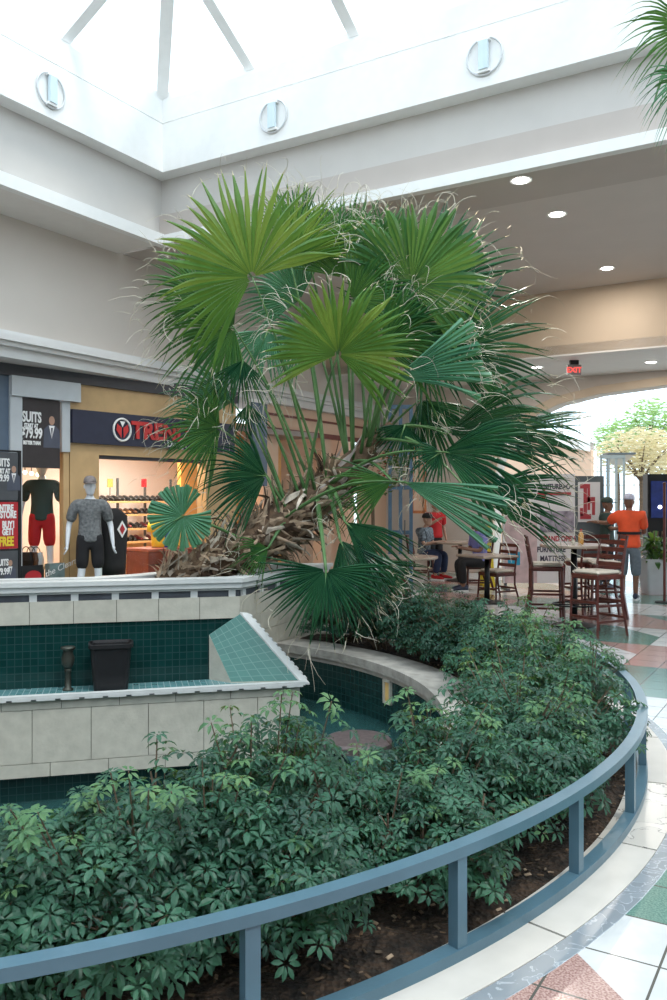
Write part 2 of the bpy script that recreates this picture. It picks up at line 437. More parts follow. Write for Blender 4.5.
# ------------------------------------------------------------------ pool
T_IN, Z_COP, Z_SH, Z_DP = 3.44, .05, -.52, -1.20
pool = thing('sunken_pool', 'round drained sunken pool lined with dark teal mosaic, with weathered stone coping', 'pool', (CC.x, CC.y, Z_DP))
mb = MB(); mb.ring(CC, 3.40, 3.80, Z_COP-.09, Z_COP, -200, 56, 140)
for i in range(26): pass
mb.ring(CC, 3.43, 3.79, Z_COP-.14, Z_COP-.09, -200, 56, 140); mb.build('coping', coping2, pool)
mb = MB(); mb.ring(CC, T_IN, 3.78, Z_DP, Z_COP-.14, -200, 70, 140); mb.build('tiled_wall', tile_dark, pool)
mb = MB(); vs = [(CC.x, CC.y, Z_DP)]
mb.ring(CC, 2.72, T_IN+.1, Z_DP, Z_SH, -200, 160, 120)
mb.build('shelf_floor', tile_pool, pool)
mb = MB(); c = at(358, 752, 7.45); mb.lathe([(.30, Z_SH), (.30, Z_SH+.05), (.28, Z_SH+.07), (.1, Z_SH+.08)], (c.x, c.y, 0), 40); mb.build('round_step', plain('brown_edge_tile', (.11, .085, .085), .5, noise=.3, nscale=30), pool, label='round brown mosaic step on the pool floor')
mb = MB(); s_ = 2.74
mb.quad((CC.x-s_, CC.y-s_, Z_DP), (CC.x+s_, CC.y-s_, Z_DP), (CC.x+s_, CC.y+s_, Z_DP), (CC.x-s_, CC.y+s_, Z_DP)); mb.build('basin_floor', tile_pool, pool)
a = math.atan2(.55, 1)  # small lit niche in the pool wall
for nu, nY in ((389, 8.55),):
    th = math.radians(37)
    # niche angle found from its place on the curved wall
    best = min((abs((CC.x+T_IN*math.cos(t))/(CC.y+T_IN*math.sin(t))-(nu-333.5)/F), t) for t in [math.radians(q*.25) for q in range(-40, 240)])
    th = best[1]
    c = Vector((CC.x+(T_IN-.004)*math.cos(th), CC.y+(T_IN-.004)*math.sin(th), -.20))
    mb = MB(); M = Matrix.Rotation(th, 3, 'Z')
    for dy, dz, w, h in ((0, .105, .14, .02), (0, -.105, .14, .02), (-.06, 0, .02, .23), (.06, 0, .02, .23)):
        mb.box(c+M@Vector((-.01, dy, dz)), (.03, w, h), th)
    fr = mb.build('niche_frame', limestone, pool)
    mb = MB(); mb.box(c, (.012, .11, .2), th); mb.build('niche_back', plain('yellow_niche_lens', (.75, .50, .18), .5, noise=.1), fr, label='small yellow lit niche in the pool wall')

# ------------------------------------------------------------------ octagonal planter + basin
E0 = Vector((-.969, 8.75)); d1 = Vector((-.970, -.242)); d2 = Vector((.40, .917)); nrm = Vector((.242, -.970))
poly = [E0, E0+d2*2.2, Vector((-1.1, 10.6)), Vector((-2.15, 9.15)), E0+d1*1.5-nrm*.44, E0+d1*3.3-nrm*.44, E0+d1*3.3]
def inset(P, k):
    c = sum(P, Vector((0, 0)))/len(P); out = []
    n = len(P)
    for i in range(n):
        p0, p, p1 = P[i-1], P[i], P[(i+1) % n]
        e0 = (p-p0).normalized(); e1 = (p1-p).normalized()
        n0 = Vector((e0.y, -e0.x)); n1 = Vector((e1.y, -e1.x))
        b = (n0+n1); b = b/(b.dot(n0))
        out.append(p-b*k)
    return out
pl = thing('octagonal_planter', 'raised many-sided stone planter holding the leaning palm, white coping and dark inset band', 'planter', (E0.x, E0.y, Z_DP))
def wallring(P, k0, k1, z0, z1, m=0, mb=None):
    mb = mb or MB(); O = inset(P, k0); I = inset(P, k1); n = len(P)
    for i in range(n):
        j = (i+1) % n; o0, o1, i0, i1 = O[i], O[j], I[i], I[j]
        L = (o1-o0).length
        def q(a, b, za, zb): mb.quad((a.x, a.y, za), (b.x, b.y, za), (b.x, b.y, zb), (a.x, a.y, zb), m)
        q(o0, o1, z0, z1); q(i1, i0, z0, z1)
        mb.add([(o0.x, o0.y, z1), (o1.x, o1.y, z1), (i1.x, i1.y, z1), (i0.x, i0.y, z1)], [(0, 1, 2, 3)], m)
        mb.add([(o0.x, o0.y, z0), (o1.x, o1.y, z0), (i1.x, i1.y, z0), (i0.x, i0.y, z0)], [(3, 2, 1, 0)], m)
    return mb
m_ = wallring(poly, -.05, .18, .80, .845); wallring(poly, -.03, .18, .745, .80, mb=m_); wallring(poly, -.0, .18, .72, .745, mb=m_); m_.build('coping', coping_m, pl)
wallring(poly, .03, .17, .65, .722).build('inset_band', slate, pl)
mb = MB(); n = len(poly)
for i in range(n):
    p, q = poly[i], poly[(i+1) % n]; L = (q-p).length; e = (q-p)/L; ang = math.atan2(e.y, e.x); k = int(L/.39)
    for j in range(k+1):
        c = p+e*(.1+j*.39)
        if (c-q).length < .06: continue
        nn = Vector((e.y, -e.x))
        c = c-nn*.02; mb = MB(); mb.box((c.x, c.y, .686), (.07, .03, .07), ang); mb.build('spacer_block', coping_m, pl)
# limestone band as slabs over a mortar core
m_ = wallring(poly, .012, .17, .43, .652, 1)
O = poly
for i in range(n):
    p, q = poly[i], poly[(i+1) % n]; L = (q-p).length; e = (q-p)/L; ang = math.atan2(e.y, e.x); k = max(1, round(L/.39)); w = L/k
    nn = Vector((e.y, -e.x))
    for j in range(k):
        c = p+e*(w*(j+.5))-nn*.02; m_.box((c.x, c.y, .541), (w-.006, .04, .222), ang)
m_.build('stone_band', [limestone, stonedark], pl)
wallring(poly, .02, .17, Z_DP, .43).build('tiled_wall', tile_dark, pl)
# the face turning away to the right is plain stone below the band
mb = MB(); p = E0; q = E0+d2*2.6; e = (q-p).normalized(); ang = math.atan2(e.y, e.x); nn = Vector((e.y, -e.x))
nn = nn if nn.x > 0 else -nn
for j in range(6):
    for r_, (z0, z1) in enumerate(((.05, .24), (.24, .43), (-.52, .05))):
        c = p+e*(.433*(j+.5))+nn*(-.015); mb.box((c.x, c.y, (z0+z1)/2), (.428, .04, z1-z0-.005), ang)
mb.build('side_facing', limestone, pl)
mb = MB(); I = inset(poly, .15); mb.add([(p.x, p.y, .74) for p in I], [tuple(range(n))]); so = mb.build('planter_soil', soil_m, pl)

# basin in front of it
bs = thing('fountain_basin', 'drained stepped fountain basin with limestone slab front and pale notched rim', 'fountain', (E0.x, E0.y, Z_DP))
off = .40; ZT = -.19
fr0 = E0+nrm*off+(-d1)*.552; fr1 = E0+nrm*off+d1*3.3; ang = math.atan2(-d1.y, -d1.x)
mb = MB(); L = (fr1-fr0).length; w = .53
mb.prism([fr0+d1*.01-nrm*.03, fr1-nrm*.03, fr1-nrm*.10, fr0+d1*.01-nrm*.10], -.94, ZT-.01, 1)
rows = ((-.94, -.81, .26), (-.81, -.31, .10), (-.31, ZT-.02, .36))
for z0, z1, o_ in rows:
    s0 = 0
    while s0 < L:
        s1 = min(L, s0+(w if s0 > 0 else w-o_+.0))
        c = fr0+d1*((s0+s1)/2)-nrm*.025; mb.box((c.x, c.y, (z0+z1)/2), (s1-s0-.006, .05, z1-z0-.006), ang); s0 = s1
# right end of the box
pe = fr0; 
for z0, z1, o_ in rows:
    c = fr0-nrm*.22+d1*.02; mb.box((c.x, c.y, (z0+z1)/2), (.04, .40, z1-z0-.006), ang)
mb.build('front_wall', [limestone, stonedark], bs)
mb = MB(); a_ = fr0-nrm*.12+d1*.08; b_ = fr1-nrm*.12; mb.quad((b_.x, b_.y, Z_DP), (a_.x, a_.y, Z_DP), (a_.x, a_.y, -.94), (b_.x, b_.y, -.94)); mb.build('recessed_plinth', tile_dark, bs)
mb = MB(); a_, b_ = fr0-nrm*.0, fr1-nrm*.0; c_, e_ = fr1-nrm*(off-.0), fr0-nrm*(off)
mb.quad((b_.x, b_.y, ZT), (a_.x, a_.y, ZT), (e_.x, e_.y, ZT), (c_.x, c_.y, ZT)); mb.build('tray_floor', tile_tray, bs)
mb = MB(); s0 = -.04
c = (fr0+fr1)/2+nrm*.015-d1*.02; mb.box((c.x, c.y, ZT+.004), (L+.05, .07, .034), ang)
k = 0
while s0 < L:
    c = fr0+d1*(s0+.10)+nrm*.035; mb.box((c.x, c.y, ZT-.012), (.165, .035, .032), ang)
    c = fr0+d1*(s0+.21)+nrm*.028; mb.box((c.x, c.y, ZT-.018), (.05, .03, .016), ang, m=1)
    s0 += .215
mb.build('notched_rim', [coping_m, framegrey], bs)
# sloping tiled wing
A_ = Vector((E0.x, E0.y-.0, .47)); B_ = Vector((-1.275, 8.665, .27)); Cq = Vector((-1.03, 8.50, ZT+.01)); D_ = Vector((fr0.x-.02, fr0.y+.03, ZT+.02))
wg = MB(); NS = 8
def P_(i, j):  # ruled surface
    s, t = i/NS, j/NS; return (B_.lerp(A_, t)).lerp(Cq.lerp(D_, t), s)
for i in range(NS):
    for j in range(NS):
        w = .50/NS; h = .75/NS
        wg.add([P_(i+1, j), P_(i+1, j+1), P_(i, j+1), P_(i, j)], [(0, 1, 2, 3)], 0, [[(j*w, (i+1)*h), ((j+1)*w, (i+1)*h), ((j+1)*w, i*h), (j*w, i*h)]])
sw = wg.build('sloping_wing', tile_light, bs, smooth=True)
mb = MB()
for i in range(NS):
    p, q = P_(i, 0), P_(i+1, 0); mb.quad((p.x, p.y, ZT), (q.x, q.y, ZT), q, p)
    p, q = P_(i, NS), P_(i+1, NS); mb.quad((q.x, q.y, -.9), (p.x, p.y, -.9), p, q)
p, q = P_(NS, 0), P_(NS, NS); mb.quad((p.x, p.y, ZT-.02), (q.x, q.y, ZT-.02), q, p)
mb.build('wing_side', limestone, bs)
mb = MB(); e3 = (D_-A_).normalized(); sd = Vector((.95, .25, -.12)).normalized(); up = Vector((0, 0, .02))
L3 = (D_-A_).length; kk = 14
a, b = A_+up*0, D_+e3*.05; w_ = .085
mb.add([a, a+sd*w_, b+sd*w_, b, a+up, a+sd*w_+up, b+sd*w_+up, b+up], [(3, 2, 1, 0), (4, 5, 6, 7), (0, 1, 5, 4), (1, 2, 6, 5), (2, 3, 7, 6), (3, 0, 4, 7)])
for i in range(kk):
    p = A_+e3*(L3*(i+.2)/kk)+up; q = A_+e3*(L3*(i+.7)/kk)+up
    mb.add([p+sd*w_*.9, p+sd*w_*1.25, q+sd*w_*1.25, q+sd*w_*.9], [(0, 1, 2, 3)]); mb.add([p+sd*w_*1.25, p+sd*w_*1.25-up*1.5, q+sd*w_*1.25-up*1.5, q+sd*w_*1.25], [(0, 1, 2, 3)])
mb.build('wing_trim', coping_m, bs)

# things standing in the tray
def wallpt(u, offd):           # a point offd metres out from the tiled wall, seen at column u
    r = (u-333.5)/F; P = E0+nrm*offd
    s = (P.x-r*P.y)/(-d1.x+r*d1.y)
    return P+d1*s
p = wallpt(111, .20)
bn = thing('waste_bin', 'black tapered plastic waste bin standing in the empty fountain tray', 'bin', (p.x, p.y, ZT), ang)
def sq(rx, ry, z, n=24, e=.35):
    out = []
    for j in range(n):
        a = 2*PI*j/n; c, s = math.cos(a), math.sin(a)
        out.append(Vector((rx*math.copysign(abs(c)**e, c), ry*math.copysign(abs(s)**e, s), z)))
    return out
def loft(mb, rings, m=0, c0=True, c1=True):
    n = len(rings[0]); vs = [p for r in rings for p in r]
    fs = [(i*n+j, i*n+(j+1) % n, (i+1)*n+(j+1) % n, (i+1)*n+j) for i in range(len(rings)-1) for j in range(n)]
    if c0: fs.append(tuple(range(n-1, -1, -1)))
    if c1: fs.append(tuple(range((len(rings)-1)*n, len(rings)*n)))
    return mb.add(vs, fs, m)
mb = MB(); loft(mb, [sq(.16, .115, 0), sq(.165, .12, .02), sq(.195, .145, .43), sq(.185, .135, .43), sq(.155, .11, .03)]); mb.build('body', blackp, bn, local=True)
mb = MB(); loft(mb, [sq(.20, .15, .41), sq(.212, .16, .415), sq(.212, .16, .452), sq(.196, .146, .455), sq(.19, .14, .43)], c0=False, c1=False); mb.build('rim', blackp, bn, local=True)
p = wallpt(68, .17)
nz = thing('fountain_nozzle', 'short dark bronze fountain nozzle beside the black bin', 'nozzle', (p.x, p.y, ZT))
mb = MB(); mb.lathe([(.05, 0), (.05, .015), (.03, .03), (.028, .17), (.034, .18), (.034, .2), (.028, .21)]); mb.build('pipe', bronze, nz, local=True, smooth=True)
mb = MB(); mb.lathe([(.03, .21), (.055, .25), (.062, .31), (.045, .37), (.05, .39), (.068, .40), (.068, .42), (.03, .425)]); mb.build('head', bronze, nz, local=True, smooth=True)

# ------------------------------------------------------------------ palm
def fan(hub, ang, Rm, spread, tilt=0, roll=0, droop=.25, nb=36, split=.5, cut=False, seed=0, bend=0.0, twist=.5, rag=.12):
    rnd = random.Random(seed); mb = MB()
    an, ti = math.radians(ang), math.radians(tilt)
    a = Vector((math.cos(an)*math.cos(ti), math.sin(ti), math.sin(an)*math.cos(ti))).normalized()
    n0 = Vector((0, -1, 0)); n0 = (n0-a*n0.dot(a)).normalized()
    n0 = Matrix.Rotation(math.radians(roll), 3, a)@n0
    b = n0.cross(a).normalized()
    tips = []; half = math.radians(spread)/2; dth = 2*half/nb
    ts = [0.04, .18, .34, .5, .62, .74, .84, .92, 1.0]
    for i in range(nb):
        th = -half+dth*(i+.5)
        d = a*math.cos(th)+b*math.sin(th); tn = -a*math.sin(th)+b*math.cos(th)
        Ri = Rm*(1-.22*(abs(th)/PI)**1.5)*(1-rag*rnd.random())
        dr = droop*(.55+.9*rnd.random()); side = rnd.gauss(0, .05)*twist; sp = split*(.85+.3*rnd.random())
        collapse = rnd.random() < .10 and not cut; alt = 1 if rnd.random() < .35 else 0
        rows = []
        for t in ts:
            r = t*Ri
            if cut: t_ = t*.999
            pos = hub+d*r
            pos += n0*(-(math.cos(th))*.0+ .10*Rm*math.sin(t*PI*.8)*(.5+.5*math.cos(th*1.0)))      # cupped blade
            g = max(0, t-.35); pos.z -= dr*Rm*g*g*(1.6 if not collapse else 3.2)
            pos += d*(-.25*dr*Rm*g*g)
            pos += tn*side*Rm*g*g*4
            pos -= n0*bend*Rm*t*t
            full = math.tan(dth/2)*r*1.03
            if cut or t <= sp: w = full
            else:
                q = (t-sp)/(1-sp); w = math.tan(dth/2)*sp*Ri*(1-q)**.75*(1-.35*q)
            fold = .95*w+.002
            s = 1 if i % 2 else -1
            rows.append((pos-tn*w, pos+n0*fold, pos+tn*w))
        vs = [p for r in rows for p in r]; fs = []; kk = len(rows)-1
        for k in range(kk):
            o = k*3; fs += [(o, o+1, o+4, o+3), (o+1, o+2, o+5, o+4)]
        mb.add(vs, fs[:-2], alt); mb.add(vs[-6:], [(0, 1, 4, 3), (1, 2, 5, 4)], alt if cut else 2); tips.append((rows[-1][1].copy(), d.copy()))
    return mb, tips, a, n0
def threads(tips, cnt, seed, L=.35, mbt=None):
    rnd = random.Random(seed); mb = mbt or MB()
    for k in range(cnt):
        p, d = rnd.choice(tips); p = p-d*rnd.uniform(0, .25)*.6; p = Vector(p)
        v = (d+Vector((rnd.uniform(-.6, .6), rnd.uniform(-.6, .6), rnd.uniform(-.3, .6)))).normalized(); path = [p.copy()]
        ll = L*rnd.uniform(.4, 1.3); m = 9
        ax = Vector((rnd.uniform(-1, 1), rnd.uniform(-1, 1), rnd.uniform(-1, 1))).normalized(); cu = rnd.uniform(-.38, .38)
        for i in range(m):
            v = Matrix.Rotation(cu+rnd.uniform(-.25, .25), 3, ax)@v; v.z -= .13; v.normalize(); p = p+v*ll/m; path.append(p.copy())
        r = rnd.uniform(.0025, .005)
        mb.tube(path, [r*(1-.6*i/m) for i in range(m+1)], 3, cap=False)
    return mb
pb = at(250, 560, 9.7)
palm = thing('fan_palm', 'large fan palm with leaning shaggy trunk growing out of the stone planter', 'palm tree', (pb.x, pb.y, .70))
# trunk axis
TR = [(158, 583, 9.05, .10), (200, 566, 9.25, .24), (243, 548, 9.45, .34), (285, 523, 9.6, .35), (322, 495, 9.75, .29), (352, 466, 9.85, .21), (378, 440, 9.9, .13), (392, 424, 9.9, .06)]
tp = [at(u, v, y) for u, v, y, r in TR]; tr = [q[3] for q in TR]
mb = MB(); mb.tube(tp, [r*.78 for r in tr], 18); mb.build('trunk', bark_m, palm, smooth=True)
def trunk_pt(s):
    x = s*(len(tp)-1); i = min(int(x), len(tp)-2); f = x-i; return tp[i].lerp(tp[i+1], f), tr[i]*(1-f)+tr[i+1]*f, (tp[i+1]-tp[i]).normalized()
mb = MB(); rnd = random.Random(3)
def boot(mb, p, out, along, L, W, curl, rnd):
    side = out.cross(along).normalized(); d = (along*rnd.uniform(.1, 1.0)+out*rnd.uniform(.15, .6)+side*rnd.uniform(-.6, .6)).normalized()
    n_ = side.cross(d).normalized(); rows = []; m = 6
    pos = p.copy(); v = d.copy(); tw = rnd.uniform(-.35, .35)
    for i in range(m+1):
        t = i/m; w = W*(1-.75*t)*(1+.3*math.sin(t*9+tw*9)); sv = (Matrix.Rotation(tw*t*2, 3, v)@side)
        rows.append((pos-sv*w, pos+n_*w*.55, pos+sv*w, pos-n_*w*.25))
        v = (Matrix.Rotation(curl/m, 3, side)@v).normalized(); pos = pos+v*L/m
    vs = [q for r in rows for q in r]; fs = []
    for k in range(m):
        o = k*4
        for j in range(4): fs.append((o+j, o+(j+1) % 4, o+4+(j+1) % 4, o+4+j))
    mb.add(vs, fs, rnd.choice((0, 0, 0, 1, 2)))
for k in range(620):
    s = rnd.random()**.95*.66; p, r, t = trunk_pt(s); a = rnd.uniform(0, 2*PI)
    o1 = t.orthogonal().normalized(); o2 = t.cross(o1); out = o1*math.cos(a)+o2*math.sin(a)
    boot(mb, p+out*r*.72, out, t, rnd.uniform(.16, .40), rnd.uniform(.022, .055), rnd.uniform(-2.2, 1.2), rnd)
b2 = plain('dead_boot_grey', (.46, .40, .33), .9, noise=.4, nscale=12); b3 = plain('dead_boot_dark', (.10, .06, .04), .9, noise=.5, nscale=12)
o = mb.build('dead_leaf_bases', [boot_m, b2, b3], palm); o['kind'] = 'stuff'
# pale papery sheaths near the crown
mb = MB()
for k in range(26):
    s = rnd.uniform(.45, .95); p, r, t = trunk_pt(s); a = rnd.uniform(0, 2*PI); o1 = t.orthogonal().normalized(); o2 = t.cross(o1); out = o1*math.cos(a)+o2*math.sin(a)
    boot(mb, p+out*r*.6, out*.4, t, rnd.uniform(.25, .5), rnd.uniform(.03, .055), rnd.uniform(-.6, .6), rnd)
for m_i in range(len(mb.mi)): mb.mi[m_i] = 0
o = mb.build('papery_sheaths', plain('papery_sheath', (.42, .36, .34), .8, noise=.3, nscale=9), palm); o['kind'] = 'stuff'
# hub u, v, Y, angle, radius px, spread, tilt, roll, droop, material, base s on trunk, threads
FANS = [
 (252, 277, 8.75, 124, 126, 235, 8, -16, .10, palm_b, .55, 22, .55, 36),
 (212, 300, 9.9, 158, 84, 130, 5, 0, .18, palm_a, .55, 16, .5, 30),
 (234, 328, 9.35, 185, 92, 200, -8, 10, .30, palm_a, .52, 10, .52, 38),
 (338, 354, 8.6, 78, 92, 255, -14, 5, .14, palm_b, .50, 22, .60, 38),
 (343, 278, 9.7, 96, 96, 150, 6, 0, .12, palm_a, .72, 14, .45, 32),
 (352, 300, 9.3, 28, 80, 150, -6, 0, .15, palm_a, .72, 10, .5, 30),
 (411, 284, 9.3, 52, 98, 215, -8, 8, .14, palm_a, .80, 18, .70, 34),
 (428, 292, 10.1, 48, 118, 120, 10, 0, .12, palm_c, .88, 8, .42, 22),
 (448, 352, 9.8, 18, 122, 150, 5, 10, .16, palm_c, .88, 8, .45, 34),
 (395, 378, 8.9, 16, 98, 50, -10, 12, .12, palm_d, .80, 14, .8, 16),
 (382, 345, 9.1, 20, 92, 130, -18, 0, .25, palm_a, .76, 20, .55, 30),
 (446, 434, 9.5, 22, 150, 62, -6, 24, .52, palm_c, .93, 6, .55, 24),
 (443, 452, 8.7, -12, 106, 92, -20, -14, .20, palm_c, .60, 8, .72, 28),
 (441, 452, 8.75, 215, 50, 140, 10, 0, .65, palm_c, .85, 4, .35, 16),
 (404, 482, 8.5, -19, 108, 36, -16, 10, .08, palm_d, .42, 8, .85, 14),
 (470, 493, 9.2, -7, 118, 58, 4, -10, .16, palm_c, .93, 8, .6, 26),
 (470, 440, 9.6, 4, 124, 44, 4, 20, .26, palm_c, .93, 4, .6, 18),
 (326, 570, 8.5, 268, 84, 205, -12, 0, .05, palm_c, .55, 8, .45, 40),
 (340, 540, 8.9, 300, 84, 85, -6, 18, .15, palm_c, .6, 4, .6, 24),
 (345, 522, 8.9, -38, 88, 62, -10, 0, .30, palm_c, .6, 6, .6, 24),
 (392, 481, 8.9, 196, 82, 85, 15, 5, .30, palm_a, .72, 8, .4, 20),
 (232, 402, 9.6, 165, 84, 110, 0, 12, .35, palm_d, .45, 10, .45, 30),
 (220, 428, 9.3, 178, 72, 170, -5, -8, .35, palm_a, .45, 10, .5, 34),
 (266, 476, 9.3, 178, 80, 140, -8, 6, .28, palm_c, .42, 6, .5, 34),
 (243, 360, 9.2, 262, 60, 110, -5, 0, .1, palm_c, .5, 8, .35, 20),
 (248, 404, 9.5, 275, 46, 100, 5, 0, .1, palm_c, .45, 4, .4, 14),
 (183, 516, 8.8, 212, 37, 315, 0, 0, .0, palm_d, .30, 0, .9, 36),
 (300, 300, 10.2, 140, 78, 160, 10, 0, .2, palm_d, .7, 16, .5, 30),
 (392, 330, 10.3, 62, 88, 170, 10, 0, .2, palm_c, .85, 8, .5, 30),
 (308, 335, 10.0, 195, 62, 120, 5, 0, .3, palm_d, .6, 14, .45, 24),
 (268, 548, 9.1, 205, 48, 110, -10, 0, .4, palm_a, .45, 5, .4, 18),
 (420, 400, 9.9, 300, 88, 110, 5, 0, .2, palm_c, .9, 8, .5, 26),
 (350, 262, 10.3, 70, 84, 120, 5, 0, .1, palm_a, .8, 16, .5, 24),
 (290, 262, 9.6, 60, 96, 110, 4, 0, .10, palm_b, .6, 16, .5, 26),
 (322, 250, 10.0, 100, 66, 120, 4, 0, .10, palm_a, .7, 12, .5, 24),
 (385, 262, 9.8, 88, 72, 120, 4, 0, .12, palm_a, .8, 22, .55, 24),
 (268, 330, 9.8, 250, 60, 130, 0, 0, .2, palm_d, .6, 16, .5, 24),
 (420, 340, 9.6, 330, 80, 130, 0, 10, .25, palm_c, .85, 12, .5, 26),
 (405, 425, 9.7, 250, 46, 140, 0, 0, .3, palm_c, .85, 8, .45, 20),
 (505, 432, 9.9, 6, 96, 46, 4, 20, .28, palm_c, .95, 4, .6, 16),
 (300, 232, 10.1, 120, 60, 110, 4, 0, .10, palm_a, .7, 12, .5, 20),
 (372, 560, 9.6, -75, 72, 150, 0, 0, .1, palm_c, .65, 2, .5, 28),
]
for i, (u, v, Y, an, Rp, sp, ti, ro, dr, m_, s, nth, spl, nb) in enumerate(FANS):
    hub = at(u, v, Y); Rm = Rp/F*Y; cut = m_ is palm_d and spl > .75
    mb, tips, a, n0 = fan(hub, an, Rm, sp, ti, ro, dr, nb, spl, cut, seed=i+11)
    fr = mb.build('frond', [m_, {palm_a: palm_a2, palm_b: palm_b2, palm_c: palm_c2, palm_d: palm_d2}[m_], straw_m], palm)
    p0, r, t = trunk_pt(s); base = p0+Vector((0, -1, .25)).normalized()*r*.55*(1 if Y < 9.7 else -.6)
    path = []; ch = hub-base
    for k in range(11):
        q = k/10; p = base.lerp(hub, q); p.z += .10*ch.length*math.sin(q*PI)*(1 if an < 200 or an > 360 else .35); path.append(p)
    mb = MB(); mb.tube(path, [.034*(1-.62*k/10)+.002 for k in range(11)], 7, flat=.6)
    # the rib running on into the blade
    mb.tube([hub, hub+a*Rm*.16+n0*.03, hub+a*Rm*.34+n0*.06], [.012, .008, .002], 5)
    mb.build('petiole', petiole_m, fr, smooth=True)
    if nth:
        threads(tips, int(nth*2), i+100, .34).build('fibre_threads', fibre, fr)['kind'] = 'stuff'

# second palm reaching in at the top right
q = at(760, 60, 6.6)
p2 = thing('fan_palm', 'palm whose drooping leaf tips reach in at the top right corner', 'palm tree', (4.3, 7.0, 0))
mb = MB(); mb.tube([(4.3, 7.0, 0), (4.25, 7.0, 1.5), (4.15, 6.9, 3), (4.0, 6.8, 4.6)], [.2, .15, .14, .12], 12); mb.build('trunk', bark_m, p2, smooth=True)
for i, (u, v, Y, an, Rp, sp, ti, dr, m_) in enumerate(((690, 28, 6.0, 205, 90, 130, 0, .40, palm_a), (692, 78, 5.8, 218, 72, 120, 0, .50, palm_d), (730, 0, 6.4, 100, 90, 140, 0, .3, palm_a))):
    hub = at(u, v, Y); Rm = Rp/F*Y
    mb, tips, a, n0 = fan(hub, an, Rm, sp, ti, 0, dr, 26, .4, seed=50+i); fr = mb.build('frond', [m_, palm_a2, straw_m], p2)
    mb = MB(); b = Vector((4.0, 6.8, 4.55)); mb.tube([b.lerp(hub, k/6)+Vector((0, 0, .25*math.sin(k/6*PI))) for k in range(7)], [.03-.003*k for k in range(7)], 6); mb.build('petiole', petiole_m, fr, smooth=True)

# ------------------------------------------------------------------ shrubs
def shrub_mesh(seed, R=.5, H=.62, nleaf=760):
    rnd = random.Random(seed); fo = MB(); st = MB()
    # main stems
    ends = []
    for k in range(9):
        a = rnd.uniform(0, 2*PI); rr = rnd.uniform(.15, .75)*R; h = H*rnd.uniform(.55, .9)
        b = Vector((rnd.uniform(-.08, .08), rnd.uniform(-.08, .08), 0)); e = Vector((rr*math.cos(a), rr*math.sin(a), h))
        mid = b.lerp(e, .5)+Vector((rnd.uniform(-.1, .1), rnd.uniform(-.1, .1), -.04)); st.tube([b, b.lerp(mid, .5)+Vector((rnd.uniform(-.03, .03), 0, 0)), mid, mid.lerp(e, .5)+Vector((rnd.uniform(-.04, .04), rnd.uniform(-.04, .04), .02)), e], [.012, .011, .009, .007, .004], 5); ends.append((mid, e))
    sprigs = [(rnd.uniform(0, 6.28), rnd.uniform(.2, .8)*R, H*rnd.uniform(1.02, 1.22)) for _ in range(6)]
    for k in range(nleaf):
        if k < 36:
            a, rr, h = sprigs[k % 6]; c = Vector((rr*math.cos(a)+rnd.uniform(-.05, .05), rr*math.sin(a)+rnd.uniform(-.05, .05), h-.03*(k//6)))
            if k < 6:
                m, e = min(ends, key=lambda q: (q[1]-c).length); st.tube([m, m.lerp(c, .5)+Vector((.02, 0, 0)), c], [.006, .005, .0025], 4)
        else:
            a = rnd.uniform(0, 2*PI); ph = math.acos(rnd.uniform(-.25, 1)); rad = rnd.uniform(.35, 1.0)**.6*(1+.13*math.sin(3*a+seed)+.10*math.sin(5*a+3*ph)+.05*math.sin(11*a+7*ph))
            c = Vector((R*rad*math.sin(ph)*math.cos(a), R*rad*math.sin(ph)*math.sin(a), H*.42+H*.56*rad*math.cos(ph)))
            if c.z < .19: c.z = rnd.uniform(.19, .34)
            if k % 5 == 0:
                m, e = min(ends, key=lambda q: (q[1]-c).length); st.tube([m.lerp(e, .7), m.lerp(c, .6), c], [.005, .004, .002], 3)
        out = (c-Vector((0, 0, H*.25))).normalized(); up = (out*.6+Vector((rnd.uniform(-.35, .35), rnd.uniform(-.35, .35), .8))).normalized()
        x = up.orthogonal().normalized(); y = up.cross(x); nl = rnd.choice((6, 7, 7, 8)); tone = 1 if (k < 18 and rnd.random() < .7) or rnd.random() < .03 else (2 if rnd.random() < .3 else 0); ls = rnd.uniform(.034, .058); a0 = rnd.uniform(0, 6.28)
        for j in range(nl):
            an = a0+2*PI*j/nl+rnd.uniform(-.15, .15); d = x*math.cos(an)+y*math.sin(an); tn = up.cross(d); L = ls*rnd.uniform(.8, 1.1); w = L*.21; dp = rnd.uniform(.25, .75)
            p0 = c+d*.010; p1 = c+d*(.010+L*.40)-up*L*.05*dp; p2 = c+d*(.01+L*.75)-up*L*.28*dp; p3 = c+d*(.01+L)-up*L*.62*dp
            n_ = up*w*.28
            fo.add([p0, p1-tn*w+n_, p1, p1+tn*w+n_, p2-tn*w*.85+n_, p2, p2+tn*w*.85+n_, p3], [(0, 2, 1), (0, 3, 2), (1, 2, 5, 4), (2, 3, 6, 5), (4, 5, 7), (5, 6, 7)], tone)
    return fo, st
protos = []
for k in range(6):
    fo, st = shrub_mesh(20+k); 
    protos.append((fo, st, k))
SH = []    # (angle, radius, scale, height scale, deep = leaf colour with shade in it,, label)
